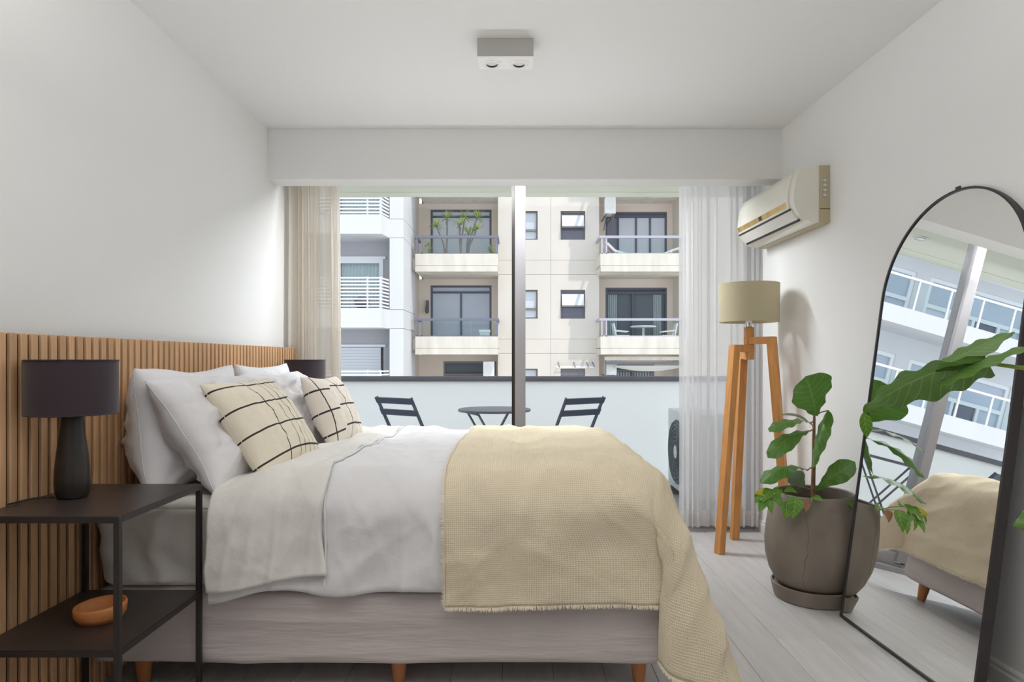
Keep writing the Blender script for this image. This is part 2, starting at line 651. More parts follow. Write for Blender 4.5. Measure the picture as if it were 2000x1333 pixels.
# ------------------------------------------------------------------ room shell
XL = -1.53                      # left wall face
YB = 4.04                       # front face of the beam


def xr(y):                      # right wall face, which splays a little
    return 1.632 + 0.032 * (4.34 - y)


ZC = 2.565
YW = 4.62                       # outer face of the window wall
MB().box(XL - 0.2, XL, -2.3, YW, 0, ZC + 0.15).build('wall_left', M['wall'], kind='structure')
MB().prism([(xr(-2.3), -2.3, 0), (xr(-2.3) + 0.25, -2.3, 0), (xr(YW) + 0.25, YW, 0), (xr(YW), YW, 0)], (0, 0, ZC + 0.15)).build('wall_right', M['wall'], kind='structure')
MB().box(XL - 0.2, 2.1, -2.5, -2.3, 0, ZC + 0.15).build('wall_back', M['wall'], kind='structure')
MB().box(XL - 0.2, 2.1, -2.5, YW, ZC, ZC + 0.25).build('ceiling', M['ceil'], kind='structure')
o = MB().box(XL, xr(YB) + 0.02, YB, 4.206, 2.254, ZC).build('trim_1', M['wall'], kind='structure', bevel=0.004)   # dropped beam over the window
floor = MB().box(XL - 0.2, 2.1, -2.5, YW, -0.2, -0.004).build('floor', M['joint'], kind='structure')
ORG['floor'] = V((0, 0, 0))
# floorboards run towards the window
pw, pl = 0.185, 1.22
pm = MB().box(0.0008, pw - 0.0008, 0.0008, pl - 0.0008, -0.004, 0.0).build('plank', M['plank'], floor, bevel=0.0006, seg=1)
first = True
x = XL
ci = 0
while x < 1.66:
    yy = -1.0 + (ci * 0.437) % pl - pl
    while yy < YW - 0.1:
        if yy + pl > 0.6:
            if first:
                pm.location = (x, yy, 0)
                first = False
            else:
                shared('plank', pm, floor, (x, yy, 0))
        yy += pl
    x += pw
    ci += 1
# skirting along both walls
def skirting(name, xw, sgn, y0, y1):
    mb = MB()
    prof = [(0, 0), (0.016, 0), (0.016, 0.055), (0.012, 0.062), (0.012, 0.074), (0.006, 0.082), (0, 0.082)]
    a = [V((xw(y0) + sgn * px, y0, pz)) for px, pz in prof]
    b = [V((xw(y1) + sgn * px, y1, pz)) for px, pz in prof]
    n = len(prof)
    mb.add(a + b, [tuple(range(n)), tuple(range(2 * n - 1, n - 1, -1))] + [(i, (i + 1) % n, n + (i + 1) % n, n + i) for i in range(n)])
    return mb.build(name, M['base'], kind='structure')
skirting('baseboard_right', xr, -1, -2.3, 4.5)
skirting('baseboard_left', lambda y: XL, 1, -2.3, 1.15)

# sliding window door to the balcony
door = struct_root('window_1')
YD = 4.50
mb = MB()
mb.box(XL, 1.66, YD - 0.06, YD + 0.08, 2.40, ZC)
mb.build('head_frame', M['whiteframe'], door)
mb = MB().box(-0.008, 0.064, YD - 0.05, YD + 0.05, 0.07, 2.40)
mb.build('mullion', M['alu'], door, bevel=0.006)
MB().box(-0.030, -0.008, YD - 0.005, YD + 0.045, 0.07, 2.40).build('mullion_seal', M['acdark'], door)
for n_, (a, b) in enumerate(((XL, XL + 0.06), (1.575, 1.66))):
    MB().box(a, b, YD - 0.05, YD + 0.05, 0.07, 2.40).build('jamb', M['alu'], door, bevel=0.004)
MB().box(XL, 1.66, YD - 0.08, YD + 0.08, 0.0, 0.035).box(XL, 1.66, YD - 0.03, YD - 0.02, 0.035, 0.055).box(XL, 1.66, YD + 0.02, YD + 0.03, 0.035, 0.055).build('sill_track', M['alu'], door)
MB().box(XL + 0.06, -0.03, YD + 0.0, YD + 0.035, 0.055, 0.13).box(0.064, 1.575, YD - 0.035, YD + 0.0, 0.055, 0.13).build('bottom_rail', M['alu'], door, bevel=0.004)
MB().box(XL + 0.06, -0.03, YD + 0.015, YD + 0.021, 0.13, 2.40).build('pane', M['pane'], door)
MB().box(0.064, 1.575, YD - 0.021, YD - 0.015, 0.13, 2.40).build('pane', M['pane'], door)

# balcony: floor slab, soffit with drip groove
ZB = 0.04
MB().box(-3.4, 3.4, YW, 5.66, -0.25, ZB).build('floor_balcony', M['balfloor'], kind='structure')
mb = MB().box(-3.4, 3.4, YW - 0.0, 5.48, 2.545, 2.80).box(-3.4, 3.4, 5.495, 5.66, 2.545, 2.80).box(-3.4, 3.4, 5.48, 5.495, 2.56, 2.80)
mb.build('ceiling_balcony', M['balceil'], kind='structure')
MB().box(-3.4, XL - 0.2, YW - 0.3, YW, ZB, 2.55).build('wall_balcony_left', M['whitewall'], kind='structure')
MB().box(xr(YW) + 0.25, 3.4, YW - 0.3, YW, ZB, 2.55).build('wall_balcony_right', M['whitewall'], kind='structure')

rl = thing('balcony_railing', 'grey-topped balcony railing of frosted white glass outside the window', 'railing', (0, 5.58, ZB))
MB().box(-3.4, 3.4, 5.555, 5.605, 0.955, 1.0).build('top_rail', M['rail'], rl, bevel=0.004)
MB().box(-3.4, 3.4, 5.565, 5.595, ZB, ZB + 0.03).build('bottom_rail', M['rail'], rl)
for a, b in ((-3.35, -1.62), (-1.6, 0.028), (0.034, 1.84), (1.86, 3.35)):
    MB().box(a, b, 5.574, 5.586, ZB + 0.03, 0.955).build('frosted_pane', M['frost'], rl)
dl = thing('recessed_downlight', 'small round recessed downlight in the balcony soffit, seen in the mirror', 'light', (0.02, 5.15, 2.545))
MB().lathe([(0.03, 0.0), (0.06, -0.001), (0.062, -0.006), (0.05, -0.008), (0.045, -0.002)], (0.02, 5.15, 2.545), 28, True, False).build('rim', M['whitepl'], dl, 40)
MB().lathe([(0.028, -0.004), (0.028, -0.006)], (0.02, 5.15, 2.545), 20).build('lens', M['lampoff'], dl, 40)

# ------------------------------------------------------------------ curtains
def curtain(name, label, x0, x1, y, folds, amp, seed, ztop=2.40, zb=0.032, lean=0.0, m='sheer'):
    t = thing(name, label, 'curtain', ((x0 + x1) / 2, y, 0))
    rnd = random.Random(seed)
    ph = [rnd.uniform(-0.7, 0.7) for _ in range(folds + 2)]
    am = [rnd.uniform(0.55, 1.15) for _ in range(folds + 2)]
    nx = folds * 14
    zs = [zb + (ztop - zb) * i / 22 for i in range(23)]

    def pt(i, z, dy=0.0):
        u = i / nx
        k = (u + 0.035 * math.sin(u * 9 + seed) + 0.02 * math.sin(u * 23 + 2 * seed)) * folds
        k = max(0.0, min(folds * 1.05, k))
        kk = int(k)
        hh = (z - zb) / (ztop - zb)
        s = math.sin(2 * PI * k + ph[kk] * math.sin(PI * (k - kk)) + 0.5 * noise.noise((k * 0.7, hh * 1.3, seed)))
        yy = y + amp * (0.75 + 0.35 * (1 - hh)) * am[kk] * s + 0.010 * noise.noise((u * 9, hh * 2.0, seed + 5))
        wx = 0.010 * math.sin(2 * PI * k * 2 + 1.0) + 0.015 * noise.noise((u * 5, hh * 1.7, seed + 9)) * (1 - hh)
        xx = x0 + (x1 - x0) * u + wx + lean * (1 - hh) * u
        return V((xx, yy + dy, z))
    MB().grid([[pt(i, z) for i in range(nx + 1)] for z in zs]).build('cloth', M[m], t, 60)
    MB().grid([[pt(i, z, -0.004) for i in range(nx + 1)] for z in (zb, zb + 0.035, zb + 0.07, zb + 0.10)]).build('hem', M['sheer2'], t, 60)
    MB().grid([[pt(i, z, -0.004) for i in range(nx + 1)] for z in (ztop - 0.08, ztop - 0.04, ztop)]).build('heading', M['sheer2'], t, 60)
    return t
curtain('curtain', 'sheer ivory curtain gathered at the headboard end of the window', -1.525, -1.165, 4.345, 8, 0.032, 3, lean=0.02, m='sheercream')
curtain('curtain', 'sheer white curtain gathered behind the tripod floor lamp', 1.075, 1.625, 4.36, 10, 0.036, 11)
tr = thing('curtain_track', 'slim white curtain track hidden above the curtains', 'track', (0, 4.35, 2.42))
MB().box(XL + 0.01, 1.62, 4.335, 4.365, 2.40, 2.425).build('channel', M['whitepl'], tr)
for sx in (-1.3, 0.0, 1.3):
    MB().box(sx - 0.01, sx + 0.01, 4.34, 4.36, 2.425, ZC).build('bracket', M['whitepl'], tr)

# ------------------------------------------------------------------ slatted headboard
XH = -1.462
hb = thing('slatted_headboard', 'long wall panel of vertical oak slats on dark backing behind the bed', 'headboard', (XL, 2.8, 0))
MB().box(XL, XL + 0.0572, 1.2, 4.345, 0.0, 1.215).build('backing_board', M['felt'], hb)
pitch = 0.0418
sl = MB().box(0.0125, 0.0235, 0, 0.0272, 0, 1.2185).build('slat', M['oak'], None, bevel=0.0015, seg=1)
sl.parent = hb
y = 4.345 - 0.0272
k = 0
while y > 1.2:
    loc = (XH - 0.023 - XL, y - 2.8, 0)
    if k == 0:
        sl.location = loc
    else:
        shared('slat', sl, hb, loc)
    k += 1
    y -= pitch

# ------------------------------------------------------------------ bed
bx0, bx1, by0, by1 = -1.452, 0.512, 2.235, 3.785
ZBB, ZBT = 0.10, 0.345


def rbox(x0, x1, y0, y1, z0, z1, R, nx, ny, nz, disp):
    """Soft box: a gridded box with rounded edges and a wrinkle displacement."""
    bm_ = MB()
    c0, c1 = V((x0 + R, y0 + R, z0 + R)), V((x1 - R, y1 - R, z1 - R))

    def pt(p):
        c = V((min(max(p.x, c0.x), c1.x), min(max(p.y, c0.y), c1.y), min(max(p.z, c0.z), c1.z)))
        d = p - c
        if d.length < 1e-6:
            return p
        d.normalize()
        q = c + d * R
        return q + d * disp(q)

    def face(o, a, b, na, nb):
        bm_.grid([[pt(V(o) + V(a) * (i / na) + V(b) * (j / nb)) for j in range(nb + 1)] for i in range(na + 1)])
    dx, dy, dz = (x1 - x0, 0, 0), (0, y1 - y0, 0), (0, 0, z1 - z0)
    face((x0, y0, z0), dx, dz, nx, nz)
    face((x0, y1, z0), dx, dz, nx, nz)
    face((x0, y0, z0), dy, dz, ny, nz)
    face((x1, y0, z0), dy, dz, ny, nz)
    face((x0, y0, z0), dx, dy, nx, ny)
    face((x0, y0, z1), dx, dy, nx, ny)
    return bm_


def weld(o):
    bm = bmesh.new()
    bm.from_mesh(o.data)
    bmesh.ops.remove_doubles(bm, verts=bm.verts, dist=0.0006)
    bmesh.ops.recalc_face_normals(bm, faces=bm.faces)
    bm.to_mesh(o.data)
    bm.free()
    o.data.shade_smooth()
    return o


bb = thing('bed_base', 'upholstered bed base in greige cotton on red-brown tapered legs', 'bed base', (-0.47, 3.0, 0))


def basew(q):
    w_ = 0.008 * (1 - abs(2 * noise.noise((q.x * 1.1, q.y * 1.1, q.z * 11))) ** 0.6)
    return w_ + 0.003 * noise.noise((q.x * 3, q.y * 3, q.z * 20 + 3))
weld(rbox(bx0, bx1, by0, by1, ZBB, ZBT, 0.022, 110, 30, 26, basew).build('upholstery', M['bedbase'], bb, 180))
for lx in (-1.32, -0.415, 0.435):
    for ly in (by0 + 0.09, by1 - 0.09):
        MB().lathe([(0.019, 0.0), (0.021, 0.004), (0.026, 0.05), (0.030, 0.092), (0.032, ZBB + 0.012)], (lx, ly, 0), 20).build('leg', M['ply'], bb, 40)


def matw(q):
    if q.z < ZBT + 0.03:
        return 0.0
    f = noise.noise((q.x * 3 + q.z * 5, q.y * 3, q.z * 4 - q.x * 2))
    fold = max(0.0, 1 - abs(noise.noise((q.x * 2.2 + q.z * 3.4, q.y * 2.2, q.x * 2.0 - q.z * 3.0 + 4))) * 6)
    return 0.016 * fold + 0.013 * (1 - abs(f) * 2.4) + 0.005 * noise.noise((q.x * 9, q.y * 9, q.z * 7))
mt = thing('mattress', 'thick mattress in a wrinkled cream fitted sheet on the bed base', 'mattress', (-0.47, 3.0, ZBT))
weld(rbox(-1.440, 0.500, 2.255, 3.77, ZBT + 0.005, 0.640, 0.045, 130, 60, 34, matw).build('fitted_sheet', M['sheet'], mt, 180))
mb = MB()
zt = 0.636
mb.tube([(-1.40, 2.232, zt), (0.46, 2.232, zt), (0.499, 2.27, zt), (0.499, 3.75, zt), (0.46, 3.79, zt), (-1.40, 3.79, zt)], 0.006, 8)
mb.build('piping', M['sheet'], mt, 60)


def prof(t, R):
    if t <= 0:
        return t, 0.0
    q = R * PI / 2
    if t < q:
        a = t / R
        return R * math.sin(a), R * (1 - math.cos(a))
    return R, R + (t - q)


def drape(a, b, top, R, foot, near, far, flare=0.0, wr=0.0, seed=0, flap=False):
    """Where a point of a cloth sheet ends up: flat on the bed, round the edges, then hanging."""
    da = max(0.0, a - (foot - R))
    sg, db = 0, 0.0
    if b < near + R:
        sg, db = -1, near + R - b
    elif b > far - R:
        sg, db = 1, b - (far - R)
    r = math.hypot(da, db)
    cx, cy = min(a, foot - R), min(max(b, near + R), far - R)
    hang = max(0.0, r - R * 1.1)
    if r < 1e-6:
        p, n = V((cx, cy, top)), V((0, 0, 1))
    else:
        ux, uy = da / r, sg * db / r
        out, down = prof(r, R)
        sh = (R - 0.035) * smooth01(hang / 0.22)            # hanging corners are sharper than the rounded top
        cx += sh * smooth01((a - (foot - R - 0.40)) / 0.40)
        cy -= sh * smooth01((near + R + 0.40 - b) / 0.40)
        cy += sh * smooth01((b - (far - R - 0.40)) / 0.40)
        c = 2 * ux * abs(uy)
        ex, ey = 0.0, 0.0
        out -= sh
        if flap and sg < 0:
            ph = math.degrees(math.atan2(da, db))            # 0 on the near side, 90 at the foot
            v = smooth01((ph - 6) / 12) * (1 - smooth01((ph - 22) / 34))
            k = min(1.0, hang / 0.25)
            ex, ey = -0.075 * v * k, 0.030 * v * k
            down += 0.40 * v * hang
        out += flare * (c ** 2.2) * hang
        down -= flare * flare * 0.5 * (c ** 2) * hang
        p = V((cx + ux * out + ex, cy + uy * out + ey, top - down))
        k = min(1.0, r / (R * PI / 2))
        n = V((ux * k, uy * k, 1.02 - k)).normalized()
    if wr:
        f = fbm((a * 2.2 + seed, b * 2.6, seed), 1.0, 4)
        g = 1 - abs(noise.noise((a * 4.0 + 0.6 * b + seed, b * 3.0 - a, seed + 3.3))) * 2
        g2 = (1 - abs(noise.noise((a * 7.0 - 3.5 * b + seed, a * 2.0 + b * 3.2, seed + 8.3))) * 2.4)
        cr = 0.0
        for q_ in range(3):                                   # sharp little pull lines
            an = 0.5 + 0.9 * q_
            uu = a * math.cos(an) + b * math.sin(an)
            vv = b * math.cos(an) - a * math.sin(an)
            e = noise.noise((uu * 1.6 + seed, vv * 7.0, q_ * 3.1 + seed))
            cr += max(0.0, 1 - abs(e) * 7) * (0.5 + 0.5 * noise.noise((uu * 2.5, vv * 2.5, q_ + 9.0)))
        fold = math.sin((a if db > da else b) * 17 + 3.5 * noise.noise((a * 2, b * 2, seed))) * min(hang, 0.25) * 0.030
        p = p + n * (wr * (0.50 * f + 0.45 * g + 0.34 * g2) + 0.0055 * cr + fold * (1 if r > 0 else 0))
    p.z = max(p.z, 0.03)
    return p


def sheet_rows(a0, a1, b0, b1, na, nb, fn):
    rows, uv = [], []
    for j in range(nb + 1):
        b = b0 + (b1 - b0) * j / nb
        rows.append([fn(a0 + (a1 - a0) * i / na, b) for i in range(na + 1)])
        uv.append([(a0 + (a1 - a0) * i / na, b) for i in range(na + 1)])
    return rows, uv


# duvet
WR = 0.030
TOP, RD = 0.742, 0.135
NEAR, FAR, FOOT = 2.205, 3.815, 0.535
dv = thing('duvet', 'white cotton duvet spread over the bed with its top edge folded back', 'duvet', (-0.3, 3.0, 0.65))
RQ = RD * (PI / 2 - 1)


def duv(a, b):
    lo = 0.375 + 0.010 * math.sin(a * 5.3 + 0.8) + 0.010 * math.sin(a * 12.7)
    bb0 = NEAR - RQ - (TOP - RD * 0 - lo) + RD * 0
    # squeeze so that the near hem follows lo
    b_near = NEAR + RD - (RD * PI / 2 + (TOP - RD - lo))
    if b < NEAR + RD:
        f = (NEAR + RD - b) / (NEAR + RD - B0)
        b = NEAR + RD - f * (NEAR + RD - b_near)
    p = drape(a, b, TOP, RD, FOOT, NEAR, FAR, 0.25, WR, 2)
    p.z -= 0.05 * smooth01((-0.75 - a) / 0.3)            # thinner towards the pillows
    return p
B0 = NEAR + RD - (RD * PI / 2 + (TOP - RD - 0.36))
B1 = FAR - RD + (RD * PI / 2 + 0.22)
rows, uv = sheet_rows(-1.03, FOOT + 0.24, B0, B1, 190, 190, duv)
tuck = []
for k in range(1, 5):
    a_ = k / 4 * PI
    tuck.append([p + V((0, 0.020 * (1 - math.cos(a_)), -0.018 * math.sin(a_) + (0.02 if k == 4 else 0))) for p in rows[0]])
rows = tuck[::-1] + rows
uv = [uv[0]] * 4 + uv
MB().grid(rows, uv).build('cover', M['linen'], dv, 180)
# folded-back top edge: a cream band lying over the duvet and hanging down the near side
BN = NEAR + RD - 0.02 - (RD * PI / 2 + (TOP - RD - 0.375))


def fold(a, b):
    u = (a + 1.03) / 0.38
    zl = 0.385 + 0.012 * math.sin(a * 9) + 0.004 * u
    b_near = NEAR + RD - (RD * PI / 2 + (TOP - RD - zl))
    if b < NEAR + RD:
        f = (NEAR + RD - b) / (NEAR + RD - BN)
        b2 = NEAR + RD - f * (NEAR + RD - b_near)
    else:
        f, b2 = 0, b
    a2 = a
    if f > 0:
        a2 = a + 0.018 * f * u + 0.010 * math.sin(f * 7) * u
    p = drape(a2, b2, TOP + 0.016, RD + 0.01, FOOT, NEAR - 0.020, FAR + 0.015, 0.0, WR, 2)
    p.z -= 0.05 * smooth01((-0.75 - a) / 0.3)
    e = min(1.0, (1 - u) / 0.06)                          # rolled edge
    p.z -= 0.012 * (1 - math.sqrt(max(0.0, 1 - (1 - e) ** 2))) if f == 0 else 0
    if f > 0:
        p.y += 0.010 * (1 - math.sqrt(max(0.0, 1 - (1 - e) ** 2)))
    return p
rows, uv = sheet_rows(-1.03, -0.65, BN, FAR - RD + (RD * PI / 2 + 0.20), 56, 190, fold)
fb = MB().grid(rows, uv).build('folded_edge', M['sheet'], dv, 180, solid=0.010)
fb['label'] = 'cream sheet side of the duvet turned back over it'
# seam of the duvet just below the fold
mb = MB()
mb.tube([drape(-0.645 + 0.01 * math.sin(b * 7), b, TOP + 0.006, RD, FOOT, NEAR - 0.004, FAR, 0, WR, 2) for b in [BN + 0.02 + i * 0.05 for i in range(40)]], 0.004, 6)
mb.build('seam', M['linen'], dv, 60)

# throw
TT = TOP + 0.016
THN, THF, THX = NEAR - 0.022, FAR + 0.02, FOOT + 0.022
RT = RD + 0.012
th = thing('throw_blanket', 'cream waffle-weave throw with frayed hems draped over the foot of the bed', 'blanket', (0.15, 3.0, 0.76))
A0, A1 = -0.245, THX - RT + RT * PI / 2 + 0.36
TB0 = THN + RT - (RT * PI / 2 + (TT - RT - 0.322))
TB1 = THF - RT + (RT * PI / 2 + 0.24)


def thr(a, b):
    a2 = a + 0.010 * math.sin(b * 4.1) * smooth01((0.2 - a) / 0.5)
    b2 = b + 0.006 * math.sin(a * 8)
    return drape(a2, b2, TT, RT, THX, THN, THF, 0.34, WR * 0.85, 2, True)
rows, uv = sheet_rows(A0, A1, TB0, TB1, 170, 210, thr)
MB().grid(rows, uv).build('cloth', M['waffle'], th, 180, solid=0.004)
fr = MB()
rf = random.Random(4)


def fringe(edge, inner):
    for i in range(len(edge) - 1):
        for k in range(6):
            t = (k + rf.random()) / 6
            p = edge[i].lerp(edge[i + 1], t)
            d = (edge[i] - inner[i]).normalized()
            sdir = (edge[i + 1] - edge[i]).normalized()
            q = p + d * rf.uniform(0.008, 0.017) + sdir * rf.uniform(-0.006, 0.006)
            ww = sdir * 0.0011
            nn = d.cross(sdir) * 0.002
            fr.add([p - ww - nn, p + ww - nn, q + ww * 0.4 + nn, q - ww * 0.4 + nn], [(0, 1, 2, 3)])
fringe(rows[0], rows[2])
fringe(rows[-1], rows[-3])
fringe([r[-1] for r in rows], [r[-3] for r in rows])
fringe([r[0] for r in rows], [r[2] for r in rows])
fr.build('fringe', M['fringe'], th, kind='stuff')


# ------------------------------------------------------------------ pillows and cushions
def pillow(name, label, cat, c, u, v, wd, ht, th_, m, seed, group=None, piping=None, N=52, pinch=0.07, wr=0.028, ear=0.0, power=0.44):
    c, u, v = V(c), V(u).normalized(), V(v).normalized()
    n = u.cross(v).normalized()
    v = n.cross(u)
    t = thing(name, label, cat, c - v * ht / 2, group)

    def pt(s, q, side):
        px = s * (1 - pinch * (1 - q * q) ** 1.5 + wr * 1.6 * noise.noise((q * 1.6 + seed, s, seed * 2.1)))
        py = q * (1 - pinch * (1 - s * s) ** 1.5 + wr * 1.8 * noise.noise((s * 1.6 + seed, q, seed * 3.3)))
        e = max(0.0, (1 - s * s) * (1 - q * q))
        z = th_ / 2 * e ** power
        cr = abs(s * q) ** 2
        wv = fbm((s * 1.8 + seed, q * 1.8, seed * 1.7 + side), 1.0, 4) * wr
        rid = (1 - abs(noise.noise((s * 2.2 + q * 1.3 + seed, q * 2.6 - s * 1.1, seed + side * 2))) * 2.2) * wr * 0.9
        rid += (1 - abs(noise.noise((s * 5.2 - q * 2.3 + seed, q * 2.1 + s * 1.7, seed + side * 3))) * 2.6) * wr * 0.55
        for q_ in range(3):
            an = 0.3 + 1.05 * q_ + seed
            uu, vv = s * math.cos(an) + q * math.sin(an), q * math.cos(an) - s * math.sin(an)
            rid += max(0.0, 1 - abs(noise.noise((uu * 0.9 + seed, vv * 3.4, q_ * 2.7 + seed))) * 7) * wr * 0.45
        z += (wv + rid) * min(1.0, e * 1.6)
        sag = -0.035 * (1 - q) * 0.5 * (1 - s * s) * 0
        return c + u * (px * wd / 2) + v * (py * ht / 2 + sag) + n * (z * side + ear * cr)
    mb_ = MB()
    for side in (1, -1):
        rows_, uv_ = [], []
        for j in range(N + 1):
            q = math.sin(PI / 2 * (2 * j / N - 1))
            q = 0.5 * q + 0.5 * (2 * j / N - 1)
            rr, uu = [], []
            for i in range(N + 1):
                s = 0.5 * math.sin(PI / 2 * (2 * i / N - 1)) + 0.5 * (2 * i / N - 1)
                rr.append(pt(s, q, side))
                uu.append(((s + 1) / 2, (q + 1) / 2))
            rows_.append(rr)
            uv_.append(uu)
        mb_.grid(rows_, uv_, flip=side < 0)
    o_ = mb_.build('cover', m, t, 180)
    weld(o_)
    per = []
    for i in range(N):
        per.append(pt(-1 + 2 * i / N, -1, 1))
    for i in range(N):
        per.append(pt(1, -1 + 2 * i / N, 1))
    for i in range(N):
        per.append(pt(1 - 2 * i / N, 1, 1))
    for i in range(N):
        per.append(pt(-1, 1 - 2 * i / N, 1))
    MB().tube(per, 0.0013, 6, closed=True).build('seam', piping or m, t, 60)
    return t


G = 'white pillows at the head of the bed'
pillow('pillow', 'white pillow against the slats on the near side, behind another pillow', 'pillow', (-1.312, 2.64, 0.875), (0.02, 1, 0), (-0.13, 0, 1), 0.74, 0.47, 0.23, M['pillow'], 1.3, G, ear=0.03)
pillow('pillow', 'white pillow leaning between the near rear pillow and the near checked cushion', 'pillow', (-1.125, 2.60, 0.870), (0.04, 1, -0.01), (-0.56, 0, 0.86), 0.72, 0.47, 0.23, M['pillow'], 4.1, G, ear=-0.01)
pillow('pillow', 'white pillow against the slats on the window side, behind another pillow', 'pillow', (-1.312, 3.42, 0.875), (-0.02, 1, 0), (-0.13, 0, 1), 0.72, 0.48, 0.22, M['pillow'], 7.7, G, ear=0.03)
pillow('pillow', 'white pillow leaning behind the far checked cushion near the window', 'pillow', (-1.13, 3.37, 0.87), (0.04, 1, 0.01), (-0.56, 0.02, 0.86), 0.70, 0.48, 0.21, M['pillow'], 9.2, G)
GC = 'checked cushions in front of the pillows'
pillow('cushion', 'larger cream cushion with bold dark lines, nearest the camera', 'cushion', (-0.968, 2.545, 0.887), (0.16, 0.98, 0.03), (-0.56, 0.13, 0.80), 0.46, 0.42, 0.17, M['check1'], 2.2, GC, M['check1'], pinch=0.09, wr=0.005)
pillow('cushion', 'cream cushion with a broken dark check, on the window side', 'cushion', (-0.905, 3.26, 0.886), (0.10, 0.99, -0.02), (-0.40, 0.0, 0.86), 0.44, 0.37, 0.15, M['check2'], 5.6, GC, M['check2'], pinch=0.08, wr=0.005)


# ------------------------------------------------------------------ bedside tables
def side_table(label, x0, x1, y0, y1, zt_, zs_, group):
    t = thing('bedside_table', label, 'table', ((x0 + x1) / 2, (y0 + y1) / 2, 0), group)
    b = 0.016
    for px in (x0, x1 - b):
        for py in (y0, y1 - b):
            MB().box(px, px + b, py, py + b, 0, zt_ - 0.002).build('leg', M['black'], t, bevel=0.001, seg=1)
    for nm_, zz in (('tabletop', zt_), ('lower_shelf', zs_)):
        o_ = MB().box(x0 + 0.003, x1 - 0.003, y0 + 0.003, y1 - 0.003, zz - 0.006, zz).build(nm_, M['tabletop'], t)
        mb_ = MB()
        mb_.box(x0 + b, x1 - b, y0, y0 + b, zz - 0.018, zz - 0.001).box(x0 + b, x1 - b, y1 - b, y1, zz - 0.018, zz - 0.001)
        mb_.box(x0, x0 + b, y0 + b, y1 - b, zz - 0.018, zz - 0.001).box(x1 - b, x1, y0 + b, y1 - b, zz - 0.018, zz - 0.001)
        mb_.build('rim_frame', M['black'], t)
    return t
GT = 'black metal bedside tables'
side_table('black metal bedside table holding a wooden bowl on its lower shelf', -1.452, -1.055, 1.741, 2.205, 0.7225, 0.366, GT)
side_table('black metal bedside table on the window side, mostly hidden by the pillows', -1.452, -1.075, 3.835, 4.285, 0.7225, 0.366, GT)


def table_lamp(label, cx, cy, z0, group):
    t = thing('table_lamp', label, 'lamp', (cx, cy, z0), group)
    MB().lathe([(0.030, 0.0), (0.040, 0.003), (0.0455, 0.018), (0.0475, 0.045), (0.0465, 0.080), (0.042, 0.130), (0.036, 0.180), (0.031, 0.222), (0.029, 0.250), (0.025, 0.262)], (cx, cy, z0), 40).build('body', M['bronze'], t, 50)
    MB().lathe([(0.010, 0.262), (0.010, 0.33)], (cx, cy, z0), 16).build('lamp_holder', M['black'], t, 40)
    R = 0.121
    mb_ = MB().lathe([(R, 0.254), (R, 0.418), (R - 0.0025, 0.418), (R - 0.0025, 0.254), (R, 0.254)], (cx, cy, z0), 64, False, False)
    sh = mb_.build('lamp_shade', M['shade'], t, 40)
    for zz in (0.2545, 0.4155):
        MB().tube([(cx + (R + 0.0005) * math.cos(k * PI / 24), cy + (R + 0.0005) * math.sin(k * PI / 24), z0 + zz) for k in range(48)], 0.0022, 6, True).build('binding', M['shade'], sh, 60)
    mb_ = MB()
    for k in range(3):
        a = k * 2 * PI / 3 + 0.4
        mb_.bar((cx, cy, z0 + 0.33), (cx + (R - 0.002) * math.cos(a), cy + (R - 0.002) * math.sin(a), z0 + 0.40), 0.003, 0.003)
    mb_.build('shade_support', M['black'], t)
    return t
GL = 'table lamps either side of the bed'
lp = table_lamp('dark table lamp with aubergine drum shade on the near bedside table', -1.344, 1.985, 0.7225, GL)
MB().tube([(-1.385, 1.965, 0.7275), (-1.405, 1.945, 0.731), (-1.425, 1.925, 0.731), (-1.440, 1.900, 0.728), (-1.448, 1.885, 0.7265), (-1.452, 1.872, 0.7262)], 0.0028, 8).build('cord', M['cord'], lp, 60)
table_lamp('dark table lamp half hidden behind pillows beside the curtain', -1.298, 4.03, 0.7225, GL)

bw = thing('wooden_bowl', 'shallow oval wooden bowl on the lower shelf of the bedside table', 'bowl', (-1.24, 1.955, 0.366))
rows = []
n_ = 44
profb = [(0.0, 0.004, 1), (0.045, 0.004, 1), (0.062, 0.0, 1), (0.074, 0.018, 1), (0.077, 0.040, 1), (0.074, 0.048, 1), (0.069, 0.046, 1), (0.062, 0.022, 1), (0.045, 0.012, 1), (0.0005, 0.010, 1)]
for r_, z_, _ in profb:
    rows.append([V((-1.24 + r_ * 0.92 * math.cos(2 * PI * k / n_), 1.955 + r_ * 0.92 * math.sin(2 * PI * k / n_), 0.366 + z_ + 0.004 * math.cos(2 * PI * k / n_ - 0.4) * (z_ > 0.03))) for k in range(n_ + 1)])
weld(MB().grid(rows).build('turned_body', M['bowl'], bw, 180))

